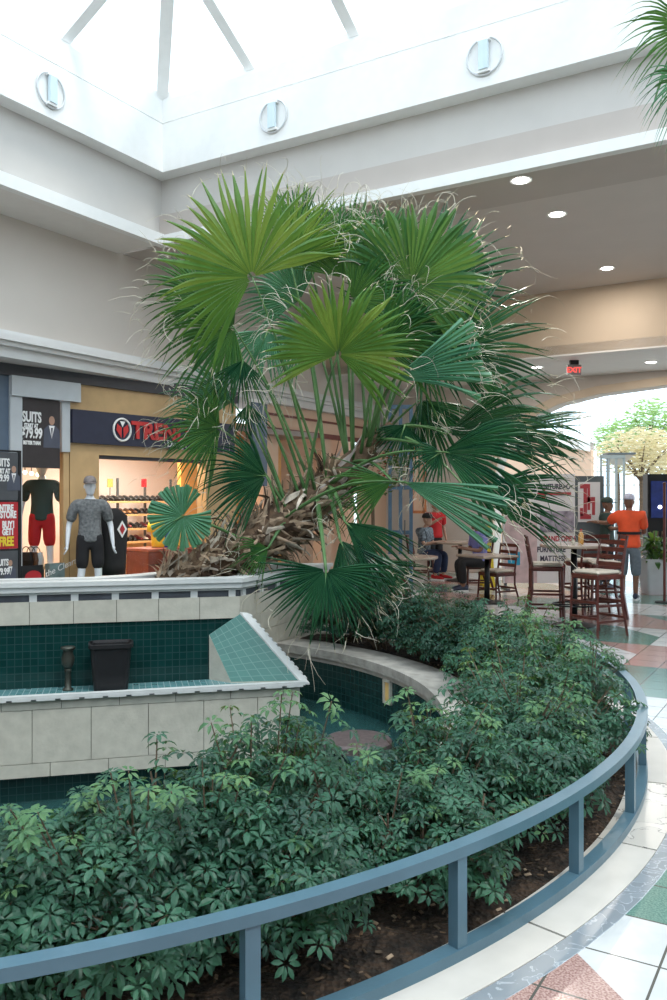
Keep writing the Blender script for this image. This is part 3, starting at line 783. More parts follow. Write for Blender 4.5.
place = [
 (-78, 4.08, .95, 1.00, 0, 'shrub at the extreme left edge, mostly cut off by the frame'),
 (-71.5, 4.06, .95, .98, 0, 'leafy shrub in the left corner, below the left end of the limestone slabs'),
 (-66, 4.14, .95, 1.02, 0, 'shrub with yellow-green sprigs below the bronze nozzle'),
 (-61.5, 4.02, .95, 1.06, 0, 'shrub in front of the limestone wall, left of the nearest railing post'),
 (-57, 4.18, .90, 1.00, 0, 'shrub directly behind the nearest railing post'),
 (-54, 3.98, .85, 1.26, 0, 'tall shrub rising below the right corner of the fountain basin'),
 (-47, 4.20, .88, .86, 0, 'shrub between the nearest and second railing posts'),
 (-40, 4.08, .92, 1.04, 0, 'shrub hiding the near edge of the pool, left of the second post'),
 (-33, 4.18, .95, 1.04, 0, 'shrub just right of the second railing post'),
 (-26, 4.06, 1.00, 1.10, 0, 'shrub in front of the yellow pool niche and the near end of the coping'),
 (-19, 4.18, 1.00, 1.06, 0, 'shrub beside the third railing post'),
 (-12, 4.06, 1.00, 1.14, 0, 'broad bright shrub between the coping end and the railing bend'),
 (-4, 4.18, 1.00, 1.15, 0, 'bright shrub nearest the far right bend of the railing'),
 (5, 4.08, 1.05, 1.15, 0, 'bright shrub just in front of the nearest bar stool'),
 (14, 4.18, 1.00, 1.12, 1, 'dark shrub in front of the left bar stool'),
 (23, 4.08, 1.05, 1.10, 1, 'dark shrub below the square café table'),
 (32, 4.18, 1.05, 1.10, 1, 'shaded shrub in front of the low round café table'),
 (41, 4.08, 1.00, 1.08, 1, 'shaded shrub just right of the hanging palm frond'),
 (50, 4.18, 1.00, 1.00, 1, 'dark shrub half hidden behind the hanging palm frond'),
]
first = {}
for i, (an, rr, sc, hs, deep, lab) in enumerate(place):
    k = i % 6; a = math.radians(an); loc = (CC.x+rr*math.cos(a), CC.y+rr*math.sin(a), -.02)
    key = (k, deep)
    if key not in first:
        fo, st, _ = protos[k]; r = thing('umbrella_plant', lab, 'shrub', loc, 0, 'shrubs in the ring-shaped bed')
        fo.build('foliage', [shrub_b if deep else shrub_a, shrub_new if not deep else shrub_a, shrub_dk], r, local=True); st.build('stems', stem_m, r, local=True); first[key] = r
    else: r = dup(first[key], loc, 0, lab, 'shrubs in the ring-shaped bed')
    r.rotation_euler = (0, 0, random.uniform(0, 6.28)); r.scale = (sc, sc, hs)

# ------------------------------------------------------------------ building shell
def S(name, fn, m): mb = MB(); mb.keep = True; fn(mb); return struct(mb.build(name, m))
XL, YB = -8.5, 9.3
def f(mb):
    hprism(mb, -9.5, -8.72, -10, 9.4, 5.425, 5.56); 
S('ceiling_soffit', f, warmwhite)['kind'] = 'structure'
def f(mb):
    hprism(mb, -9.0, -8.75, -10, 9.8, 5.56, 6.5); hprism(mb, -9.0, 14, 9.55, 9.8, 5.56, 6.5)
S('wall_well_recess', f, greige)
def f(mb):
    hprism(mb, -8.72, -8.6, -10, 9.5, 5.42, 5.585); hprism(mb, -8.72, 14, 9.4, 9.52, 5.43, 5.565)
S('trim_3', f, white)
def f(mb):
    hprism(mb, -9.0, XL, -10, 9.8, 6.44, 7.14); hprism(mb, XL, 14, YB, 9.8, 6.44, 7.14)
    hprism(mb, -9.0, XL-.04, -10, 9.8, 7.14, 7.17); hprism(mb, XL-.04, 14, YB+.04, 9.8, 7.14, 7.17)
    hprism(mb, -9.0, XL-.02, -10, 9.8, 7.17, 7.50); hprism(mb, XL-.02, 14, YB+.02, 9.8, 7.17, 7.50)
    hprism(mb, -9.05, XL-.12, -10, 9.8, 7.50, 7.66); hprism(mb, XL-.12, 14, YB+.12, 9.8, 7.50, 7.66)
S('wall_skylight_fascia', f, white)
# skylight glazing bars
sk = thing('skylight', 'white framed glass pyramid skylight above the atrium', 'skylight', hall(XL-.2, YB+.2, 7.66))
def bar(mb, p, q, w=.15, h=.16):
    p, q = Vector(p), Vector(q); t = (q-p).normalized(); s = t.cross(Vector((0, 0, 1))).normalized()*w/2; u = s.cross(t).normalized()*h/2
    vs = [p-s-u, p+s-u, p+s+u, p-s+u, q-s-u, q+s-u, q+s+u, q-s+u]
    mb.add(vs, [(3, 2, 1, 0), (4, 5, 6, 7), (0, 1, 5, 4), (1, 2, 6, 5), (2, 3, 7, 6), (3, 0, 4, 7)])
sl = .55; x0, y0 = XL-.15, YB+.15; z0 = 7.66; RUN = 5.0
mb = MB(); bar(mb, hall(x0, y0, z0), hall(x0+RUN, y0-RUN, z0+sl*RUN), .17, .2); mb.build('hip_bar', white, sk)
for k in range(1, 11):
    x = x0+1.65*k
    run = min(RUN, x-x0)
    mb = MB(); bar(mb, hall(x, y0, z0), hall(x, y0-run, z0+sl*run)); mb.build('rafter', white, sk)
for k in range(1, 10):
    y = y0-(1.85+(k-1)*1.65)
    run = min(RUN, y0-y)
    mb = MB(); bar(mb, hall(x0, y, z0), hall(x0+run, y, z0+sl*run)); mb.build('rafter', white, sk)
mb = MB()
mb.add([hall(x0, y0, z0+.08), hall(14, y0, z0+.08), hall(14, y0-RUN, z0+sl*RUN+.08), hall(x0+RUN, y0-RUN, z0+sl*RUN+.08)], [(0, 1, 2, 3)])
mb.add([hall(x0, y0, z0+.08), hall(x0+RUN, y0-RUN, z0+sl*RUN+.08), hall(x0+RUN, -10, z0+sl*RUN+.08), hall(x0, -10, z0+.08)], [(0, 1, 2, 3)])
mb.build('glass_panes', glass, sk)
def f(mb):
    hprism(mb, 8.5, 9.0, -9.5, 9.3, 6.44, 7.6); hprism(mb, 8.6, 9.0, -9.5, 9.5, 5.45, 6.5); hprism(mb, -9.0, 9.0, -9.5, -9.0, 5.45, 7.6)
S('wall_well_far_sides', f, white)
def f(mb):
    hprism(mb, 9.0, 12.2, -12, 9.5, 5.45, 5.6); hprism(mb, -9.6, 12.2, -12, -9.2, 5.45, 5.6)
S('ceiling_side', f, warmwhite)
def f(mb): hprism(mb, 12.0, 12.2, -12.2, 18.4, 0, 5.6)
S('wall_right', f, beige)
def f(mb): hprism(mb, -9.7, 12.2, -12.2, -12, 0, 5.6)
S('wall_behind', f, beige)
def f(mb): hprism(mb, -9.7, -9.5, -12, 6.3, 0, 3.5)
S('wall_left_near', f, peach)
# round emblem lights on the fascia
def emblem(p, nrm_, lab):
    p = Vector(p); t = thing('round_wall_light', lab, 'wall light', p, 0, 'round lights on the skylight fascia')
    ax = Vector((nrm_.x, nrm_.y, 0)).normalized(); sd = Vector((0, 0, 1)).cross(ax).normalized()
    mb = MB(); path = []; R = .215
    for k in range(41):
        a = 2*PI*k/40; path.append(p+ax*.02+sd*R*math.cos(a)+Vector((0, 0, R*math.sin(a))))
    mb.tube(path, .012, 6, cap=False); mb.build('ring', plain('pale_ring', (.66, .68, .70), .4, noise=.02), t, smooth=True)
    mb = MB(); rz = math.atan2(sd.y, sd.x); mb.box(p+ax*.05, (.11, .05, .33), rz); mb.build('glass_bar', plain('frosted_bar', (.60, .72, .78), .25, noise=.03), t)
    for q in (-.18, .18): mb = MB(); mb.box(p+ax*.03+Vector((0, 0, q)), (.15, .06, .03), rz); mb.build('bracket', white, t)
def on_left(u, v):  r = (u-333.5)/F; Y = XL/(r*cy-sy); return at(u, v, Y)
def on_back(u, v, yb=YB): r = (u-333.5)/F; Y = yb/(r*sy+cy); return at(u, v, Y)
emblem(on_left(50, 91), hall(1, 0), 'round white wall light with a pale glass bar, left side of the skylight well')
emblem(on_back(274, 117), hall(0, -1), 'round white wall light just above the palm leaves')
emblem(on_back(485, 57), hall(0, -1), 'round white wall light at the upper right of the skylight fascia')
# ceilings over the mall beyond
def f(mb): hprism(mb, -9.5, 14, 9.5, 10.45, 5.44, 5.9)
S('ceiling_front', f, taupe)
def f(mb): hprism(mb, -9.5, 14, 10.45, 15.6, 5.50, 5.9)
S('ceiling', f, plain('ceiling_paint', (.62, .565, .53), .7, noise=.02, nscale=2))
def f(mb): hprism(mb, -9.6, 14, 15.5, 15.9, 4.33, 5.6)
S('wall_beam', f, tan)
def f(mb): hprism(mb, -9.6, 14, 15.5, 18.4, 4.30, 4.5)
S('ceiling_low', f, warmwhite)
# back wall with arch opening
def f(mb):
    ax = [(-6.75, 0), (-6.72, 2.2), (-6.55, 2.75), (-6.25, 3.15), (-5.69, 3.56), (-5.25, 3.74), (-4.39, 3.90), (-3.05, 4.0), (0, 4.02), (4, 3.9)]
    for (y0_, y1_) in ((18.3, 18.75),):
        for (xa, za), (xb, zb) in zip(ax, ax[1:]):
            hs = [hall(xa, y0_, za), hall(xb, y0_, zb), hall(xb, y0_, 4.35), hall(xa, y0_, 4.35)]
            hb = [hall(xa, y1_, za), hall(xb, y1_, zb), hall(xb, y1_, 4.35), hall(xa, y1_, 4.35)]
            mb.add(hs+hb, [(0, 1, 2, 3), (7, 6, 5, 4), (0, 4, 5, 1)])
        hprism(mb, -9.7, -6.75, y0_, y1_, 0, 4.35)
        hprism(mb, -6.76, -6.70, y0_, y1_, 2.2, 4.35)
S('wall_back', f, beige)
def f(mb):
    ax = [(-6.75, 0), (-6.72, 2.2), (-6.55, 2.75), (-6.25, 3.15), (-5.69, 3.56), (-5.25, 3.74), (-4.39, 3.90), (-3.05, 4.0), (0, 4.02), (4, 3.9)]
    for (xa, za), (xb, zb) in zip(ax, ax[1:]):
        da = .16
        vs = [hall(xa-(.16 if za < 2.3 else .08), 18.22, za+(.0 if za < 2.3 else da)), hall(xb-(.16 if zb < 2.3 else .08), 18.22, zb+(.0 if zb < 2.3 else da)), hall(xb, 18.22, zb), hall(xa, 18.22, za),
              hall(xa-(.16 if za < 2.3 else .08), 18.32, za+(.0 if za < 2.3 else da)), hall(xb-(.16 if zb < 2.3 else .08), 18.32, zb+(.0 if zb < 2.3 else da)), hall(xb, 18.32, zb), hall(xa, 18.32, za)]
        mb.add(vs, [(0, 1, 2, 3), (2, 6, 7, 3), (0, 4, 5, 1)])
S('trim_4', f, tan)
# left wall above shops
def f(mb): hprism(mb, -9.7, -9.5, -10, 18.4, 3.87, 5.6)
S('wall_left', f, beige)
def f(mb):
    hprism(mb, -10.4, -9.28, -10, 18.3, 3.66, 3.72); hprism(mb, -10.4, -9.22, -10, 18.3, 3.72, 3.80); hprism(mb, -10.4, -9.34, -10, 18.3, 3.80, 3.87); hprism(mb, -10.6, -9.36, -10, 18.3, 3.52, 3.66)
S('trim_5', f, plain('moulding_paint', (.68, .68, .68), .5, noise=.02))

# ------------------------------------------------------------------ menswear shop
Q1 = at(68, 500, 12.35).xy; Q2 = at(200, 500, 14.35).xy; sdv = (Q2-Q1).normalized(); inn = Vector((-sdv.y, sdv.x)); SANG = math.atan2(sdv.y, sdv.x)
def SP(s, d, z): p = Q1+sdv*s+inn*d; return Vector((p.x, p.y, z))
def su(u, d=0):
    r = (u-333.5)/F; P = Q1+inn*d; return -(P.x-r*P.y)/(sdv.x-r*sdv.y)
def zt(u, v, d=0): s = su(u, d); p = Q1+sdv*s+inn*d; return EYE+(500-v)/F*p.y
def sbox(mb, s0, s1, d0, d1, z0, z1, m=0):
    c = (SP(s0, d0, z0)+SP(s1, d1, z1))/2; return mb.box(c, (abs(s1-s0), abs(d1-d0), abs(z1-z0)), SANG, m)
sh = thing('shop_front', 'menswear shop front of pale maple panels with a dark fascia sign', 'shop', SP(2, 0, 0))
sA, sB, sW0, sW1, sE = su(66), su(70), su(99), su(182), su(236)
z_sig1, z_sig0 = 2.98, 2.49; zw = zt(100, 455)
mb = MB(); sbox(mb, su(70), sE, 0, .22, zw, 3.54); sbox(mb, su(70), sW0, 0, .22, 0, zw); sbox(mb, su(206), sE, 0, .22, 0, zw)
mb.build('facade_panel', wood, sh)
mb = MB(); sbox(mb, su(-30), sE, -.06, .1, 3.36, 3.56); mb.build('dark_header', darkband, sh)
sg = MB(); sbox(sg, su(70), su(232), -.07, 0, z_sig0, z_sig1); sgo = sg.build('sign_board', navy, sh)
text('sign_letters', 'TREND', .36, SP(su(127.5)+.02, -.075, 2.62), (sdv.x, sdv.y, 0), redtxt, sh, bold=.014, depth=.02, label='large red capital letters')
text('sign_small_letters', 'Design', .15, SP(su(164), -.075, 2.515), (sdv.x, sdv.y, 0), whitetxt, sh, depth=.01, label='small white letters')
c = SP(su(119), -.08, 2.73); mb = MB(); path = [c+Vector((sdv.x, sdv.y, 0))*.16*math.cos(a)+Vector((0, 0, .17*math.sin(a))) for a in [2*PI*k/32 for k in range(33)]]
mb.tube(path, .017, 6, cap=False); mb.build('logo_ring', whitetxt, sh, smooth=True, label='white ring of the round logo')
mb = MB(); X_ = Vector((sdv.x, sdv.y, 0)); Zv = Vector((0, 0, 1)); o_ = Vector((-inn.x, -inn.y, 0))*.01
for sgn in (-1, 1):
    mb.add([c+o_+X_*sgn*.015+Zv*.03, c+o_+X_*sgn*.10+Zv*.09, c+o_+X_*sgn*.115-Zv*.01, c+o_+X_*sgn*.02-Zv*.13], [(0, 1, 2, 3)])
mb.build('logo_lapels', redtxt, sh, label='red lapels of the round logo')
mb = MB(); mb.add([c+o_-X_*.05+Zv*.13, c+o_+X_*.05+Zv*.13, c+o_+X_*.0+Zv*.04], [(0, 1, 2)]); mb.build('logo_collar', whitetxt, sh)
# left bay frame
mb = MB(); zL = zt(30, 400)
sbox(mb, su(8), su(77), -.10, .0, zt(40, 399), 3.36); sbox(mb, su(8), su(20), -.06, .12, 0, zt(40, 399)); sbox(mb, su(61), su(69), -.03, .12, 2.35, zt(40, 399))
mb.build('white_surround', plain('pale_grey_panel', (.50, .53, .56), .5, noise=.03), sh)
mb = MB(); sbox(mb, su(63.5), su(69), 0, .10, 0, 2.4); sbox(mb, su(21), su(62), .1, .2, zt(40, 402), zt(40, 397)); mb.build('bay_frame', wood, sh)
mb = MB(); sbox(mb, su(-30), su(8), -.02, .1, 0, 3.36); mb.build('blue_pier', plain('slate_blue_panel', (.10, .14, .20), .5, noise=.05), sh)
mb = MB(); sbox(mb, sW0, sW1, .08, .10, .1, zw); sbox(mb, su(21), su(62), .06, .08, .1, 2.45); mb.build('window_glass', glass, sh)
mb = MB(); sbox(mb, sW0, su(206), .05, .2, zw-.05, zw+.04); mb.build('window_head', darkband, sh)
# interior
D = 4.2
def f(mb): sbox(mb, su(-20), sE+2.4, 0, D+1, -.02, .03)
mb = MB(); mb.keep = True; f(mb); struct(mb.build('floor_shop', amber))
mb = MB(); mb.keep = True; sbox(mb, su(-25), sE+2.5, D, D+.15, 0, 3.5); struct(mb.build('wall_shop_back', plain('shop_wall', (.80, .72, .68), .6, noise=.02)))
mb = MB(); mb.keep = True; sbox(mb, su(-25), sE+2.5, .2, D, 2.9, 3.0); struct(mb.build('ceiling_shop', plain('shop_ceiling', (.35, .30, .28), .7, noise=.05)))
mb = MB(); mb.keep = True; sbox(mb, su(181, 1.2), sE+1.4, 1.2, 1.3, 0, 2.9); sbox(mb, sE+2.4, sE+2.5, 1.2, D, 0, 3.0); struct(mb.build('wall_shop_side', amber))
mb = MB(); mb.keep = True; sbox(mb, su(-25)-.1, su(-25)+.05, 0, D, 0, 3.0); struct(mb.build('wall_shop_left', wood))
# beyond the shop: walls along the left side
mb = MB(); mb.keep = True
for a, b, z0_, z1_ in ((13.2, 18.3, 3.0, 3.6), (17.2, 18.3, 0, 3.0), (13.2, 13.7, 0, 3), (15.3, 15.7, 0, 3)):
    hprism(mb, -9.7, -9.5, a, b, z0_, z1_)
struct(mb.build('wall_left_lower', peach))
mb = MB(); mb.keep = True; hprism(mb, -10.6, -10.4, 13.2, 18.3, 0, 3.2); struct(mb.build('wall_left_inner', peach))
mb = MB(); mb.keep = True; hprism(mb, -9.52, -9.42, 13.2, 18.3, 2.96, 3.06); hprism(mb, -9.52, -9.46, 13.2, 18.3, 3.3, 3.34); struct(mb.build('trim_6', redwood))
p = at(259, 440, 15.2)
bn2 = thing('hanging_banner', 'tall slate blue banner panel hanging behind the palm leaves', 'banner', (p.x, p.y, 2.0))
mb = MB(); mb.box((p.x, p.y, 2.65), (.44, .05, 1.5), math.radians(59)); mb.build('cloth', plain('slate_banner', (.13, .17, .24), .6, noise=.08), bn2)
mb = MB(); mb.box((p.x, p.y, 3.42), (.5, .07, .06), math.radians(59)); mb.box((p.x+.2, p.y+.3, 3.42), (.05, .6, .04)); mb.build('bracket', white, bn2)

# shoe rack and shoes
dS = 3.2; r0, r1 = su(101, dS), su(184, dS)
rack = thing('shoe_rack', 'wall of wooden shoe shelves seen through the shop window', 'shelf', SP((r0+r1)/2, dS+.25, .03))
lev = [zt(140, v, dS) for v in (554, 541, 528, 514, 501)]
for z in lev:
    mb = MB(); sbox(mb, r0, r1, dS, dS+.42, z-.04, z); mb.build('shelf_board', wood, rack)
mb = MB(); 
for s in (r0, r0*.66+r1*.34, r0*.33+r1*.67, r1): sbox(mb, s-.02, s+.02, dS+.42, dS+.46, .03, zt(140, 478, dS))
mb.build('uprights', framegrey, rack)
def shoe_mesh():
    up = MB(); n = 12; rings = []
    for x, w, h in ((-.13, .02, .05), (-.12, .035, .10), (-.06, .04, .10), (0, .042, .075), (.07, .045, .055), (.12, .035, .04), (.14, .012, .025)):
        rings.append([Vector((x, w*math.cos(2*PI*j/n), .02+h*(.5+.5*math.sin(2*PI*j/n)))) for j in range(n)])
    loft(up, rings); so = MB(); so.prism([(-.135, -.03), (-.03, -.028), (.08, -.045), (.145, -.01), (.145, .01), (.08, .045), (-.03, .028), (-.135, .03)], 0, .02); return up, so
up_, so_ = shoe_mesh()
shoecols = [plain('shoe_black', (.02, .02, .02), .3, noise=.2), plain('shoe_brown', (.13, .05, .02), .35, noise=.2), plain('shoe_tan', (.38, .19, .08), .4, noise=.2), plain('shoe_white', (.7, .68, .66), .4, noise=.05), plain('shoe_maroon', (.20, .03, .03), .4, noise=.2)]
sproto = []
colname = ['black', 'brown', 'tan', 'white', 'maroon']
for ci, cm in enumerate(shoecols): sproto.append((up_, so_, cm))
made = {}
rown = ['bottom', 'second lowest', 'middle', 'second highest', 'top']
for li, z in enumerate(lev):
    cnt = 15 if li else 11
    for k in range(cnt):
        ci = 0 if li == 4 else random.choice((0, 0, 1, 2, 3 if li < 2 else 1, 4)); s = r0+(r1-r0)*(k+.6)/(cnt+.2)
        loc = SP(s, dS+.2, z); lab = '%s dress shoe displayed on the %s shelf of the shoe wall' % (colname[ci], rown[li]); grp = '%s shoes on the %s shelf' % (colname[ci], rown[li])
        if ci not in made:
            t = thing('shoe', lab, 'shoe', loc, 0, grp); up_.build('upper', shoecols[ci], t, smooth=True, local=True); so_.build('sole', blackp, t, local=True); made[ci] = t
        else: t = dup(made[ci], loc, 0, lab, grp)
        t.rotation_euler = (0, 0, SANG-PI/2+random.uniform(-.25, .25))
# price cards above the shoes
for u, lab in ((110, 'small orange price card above the left of the shoe shelves'), (144, 'small red price card above the middle of the shoe shelves')):
    p = SP(su(u, dS+.3), dS+.3, zt(u, 483, dS+.3)); t = thing('price_card', lab, 'card', p)
    mb = MB(); mb.box(p+Vector((0, 0, .0)), (.13, .012, .17), SANG); mb.build('card', red_p if u > 120 else amber, t)
    mb = MB(); mb.box(p-Vector((0, 0, .16)), (.012, .012, .18), SANG); mb.build('clip', framegrey, t)
# counter
pc = SP(su(160, 1.1), 1.1, .03)
ct = thing('display_counter', 'dark red laminate display counter inside the shop', 'counter', pc)
hc = zt(160, 548, 1.1); mb = MB(); mb.box(pc+Vector((0, 0, hc/2-.03)), (1.0, .6, hc-.08), SANG); mb.build('body', redwood, ct)
mb = MB(); mb.rbox(pc+Vector((0, 0, hc-.04)), (1.06, .66, .05), .01, SANG); mb.build('top', plain('counter_top', (.38, .13, .10), .4, noise=.1), ct)
mb = MB(); 
for q in (.25, .5): mb.box(pc+Vector((0, 0, q))-Vector((inn.x, inn.y, 0))*.305, (.98, .012, .012), SANG)
mb.build('panel_joint', blackp, ct)
# shirts standing on the counter
def torso(mb, p, w, d, h, rz, m=0):
    rings = []; R = Matrix.Rotation(rz, 3, 'Z')
    for z, k in ((0, .85), (.15, .9), (.4, .95), (.7, 1.05), (.88, 1.0), (.97, .55), (1.0, .28)):
        rings.append([R@Vector((w/2*k*math.cos(2*PI*j/16), d/2*k**.5*math.sin(2*PI*j/16), h*z))+p for j in range(16)])
    loft(mb, rings, m)
def formshirt(u, v0, v1, d, w, m_, lab, name='shirt_form', tagc=False):
    p = SP(su(u, d), d, zt(u, v1, d)); h = (v1-v0)/F*p.y
    t = thing(name, lab, 'shirt', p); mb = MB(); torso(mb, p, w, .24, h, SANG); mb.build('shirt_body', m_, t, smooth=True)
    for sg in (-1, 1):
        mb = MB(); X = Vector((sdv.x, sdv.y, 0)); mb.tube([p+X*sg*w*.40+Vector((0, 0, h*.88)), p+X*sg*w*.56+Vector((0, 0, h*.72)), p+X*sg*w*.62+Vector((0, 0, h*.52))], [.07, .075, .07], 10); mb.build('sleeve', m_, t, smooth=True)
    return t, p, h
yb = plain('blue_cotton', (.02, .05, .45), .8, noise=.1)
for u, m_, lab in ((158, yellow_c, 'yellow shirt on a form at the left end of the red counter'), (165.5, yb, 'bright blue shirt between two yellow ones on the red counter'), (173, yellow_c, 'yellow shirt at the right of the blue one on the red counter')):
    formshirt(u, 518, 547, 1.05, .26, m_, lab)
# black shirt on a stand with a red diamond tag
pz = SP(su(113, -.4), -.4, 0)
t = thing('shirt_stand', 'black shirt on a stand with a red and white diamond tag', 'shirt stand', pz)
mb = MB(); torso(mb, pz+Vector((0, 0, .55)), .48, .26, .98, SANG); mb.build('shirt', black_c, t, smooth=True)
mb = MB(); mb.lathe([(.17, 0), (.17, .015), (.02, .03), (.015, .6)], pz); mb.build('stand', blackm, t, smooth=True)
mb = MB(); X = Vector((sdv.x, sdv.y, 0)); N_ = -Vector((inn.x, inn.y, 0)); c = pz+Vector((0, 0, 1.22))+N_*.14+X*.06
mb.add([c-X*.09, c-Vector((0, 0, .13)), c+X*.09, c+Vector((0, 0, .13))], [(0, 1, 2, 3)]); mb.add([c-X*.05+N_*.003, c-Vector((0, 0, .08))+N_*.003, c+X*.05+N_*.003, c+Vector((0, 0, .08))+N_*.003], [(0, 1, 2, 3)], 1)
mb.build('diamond_tag', [whitetxt, red_p], t)

# ---- figures
def skin(name, nodes, edges, m, parent, root=0, sub=2, label=None):
    me = bpy.data.meshes.new(name); off = Vector((0, 0, 0))
    me.from_pydata([Vector(nodes[i][0]) for i in range(len(nodes))], edges, [])
    o = bpy.data.objects.new(name, me); C.objects.link(o); o.parent = parent
    md = o.modifiers.new('Skin', 'SKIN'); md.use_smooth_shade = True
    md2 = o.modifiers.new('Subdivision', 'SUBSURF'); md2.levels = sub; md2.render_levels = sub
    if not me.skin_vertices: 
        bpy.context.view_layer.objects.active = o
    sv = me.skin_vertices[0].data if me.skin_vertices else None
    if sv is None: 
        raise RuntimeError('no skin layer')
    for i, nd in enumerate(nodes):
        r = nd[1]; sv[i].radius = r if isinstance(r, tuple) else (r, r); sv[i].use_root = (i == root)
    me.materials.append(m)
    bpy.context.view_layer.update()
    ev = o.evaluated_get(bpy.context.evaluated_depsgraph_get()); nm = bpy.data.meshes.new_from_object(ev)
    o.modifiers.clear(); o.data = nm; nm.name = name
    for p in nm.polygons: p.use_smooth = True
    if label: o['label'] = label
    return o
def headmesh(mb, c, s=1.0, yaw=0, m=0, pitch=0):
    # sculpted head: skull, brow, nose, jaw; faces local -Y
    n = 20; rings = []; R = Matrix.Rotation(yaw, 3, 'Z')@Matrix.Rotation(pitch, 3, 'X')
    prof = [(-.115, .030, .035, -.030), (-.105, .045, .052, -.028), (-.08, .056, .070, -.018), (-.05, .063, .082, -.008), (-.02, .068, .088, 0), (.01, .071, .091, .003), (.045, .073, .094, .008), (.08, .066, .084, .010), (.105, .047, .058, .012), (.118, .02, .025, .012)]
    for z, wx, wy, oy in prof:
        rg = []
        for j in range(n):
            a = 2*PI*j/n; x = wx*math.cos(a); y = wy*math.sin(a)+oy
            if j == 15:
                if -.03 < z < .0: y -= .022
                elif 0 <= z < .03: y -= .010
                elif -.06 < z < -.03: y -= .006
            if j in (13, 17) and 0 < z < .03: y += .006
            rg.append(R@(Vector((x, y, z))*s)+Vector(c))
        rings.append(rg)
    loft(mb, rings, m)
    for sg in (-1, 1):
        mb.lathe([(.004, -.012), (.022, -.006), (.024, 0), (.014, .006), (.003, .004)], R@(Vector((sg*.072, .008, 0))*s)+Vector(c), 8, m, R@Matrix.Rotation(PI/2, 3, 'Y')@Matrix.Scale(1.4, 3, Vector((1, 0, 0))))
def capmesh(mb, c, s=1.0, yaw=0, m=0, brim=True):
    R = Matrix.Rotation(yaw, 3, 'Z'); n = 20; rings = []
    for z, k in ((.035, 1.0), (.06, 1.0), (.09, .92), (.115, .72), (.13, .4), (.134, .1)):
        rings.append([R@(Vector((.082*k*math.cos(2*PI*j/n), .104*k*math.sin(2*PI*j/n)+.006, z))*s)+Vector(c) for j in range(n)])
    loft(mb, rings, m)
    if brim:
        vs = []
        for z in (.04, .047):
            for j in range(9):
                a = PI+PI*j/8; vs.append(R@(Vector((.072*math.cos(a), .10*math.sin(a)*.8-.01, z))*s)+Vector(c))
            for j in range(8, -1, -1):
                a = PI+PI*j/8; vs.append(R@(Vector((.075*math.cos(a), .19*math.sin(a)*.95-.01, z-.012))*s)+Vector(c))
        k = 18; mb.add(vs, [tuple(range(k)), tuple(range(2*k-1, k-1, -1))]+[(i, (i+1) % k, k+(i+1) % k, k+i) for i in range(k)], m)
def hand(nodes, edges, wrist, d, n_, s=1.0, curl=.4, flip=1):
    """palm, five fingers, appended to a skin graph; wrist is a node index; d points to the fingers, n_ is the palm normal"""
    d = Vector(d).normalized(); n_ = Vector(n_); n_ = (n_-d*n_.dot(d)).normalized(); sd = d.cross(n_)*flip; w = Vector(nodes[wrist][0])
    k0 = len(nodes); nodes.append((w+d*.045*s, (.024*s, .015*s))); edges.append((wrist, k0))
    for q, (o, L) in enumerate(((-.030, .062), (-.010, .072), (.010, .068), (.028, .054))):
        p = w+d*.082*s+sd*o*s; k = len(nodes); nodes.append((p, .0095*s)); edges.append((k0, k)); dd = d.copy(); r = .0085
        for z in range(2):
            dd = (dd+n_*curl).normalized(); p = p+dd*L*.5*s; nodes.append((p, r*s)); edges.append((len(nodes)-2, len(nodes)-1)); r = .007
    p = w+d*.03*s-sd*.036*s+n_*.01*s; k = len(nodes); nodes.append((p, .010*s)); edges.append((k0, k))
    nodes.append((p+(d*.6-sd*.55+n_*.35).normalized()*.045*s, .0085*s)); edges.append((k, k+1))
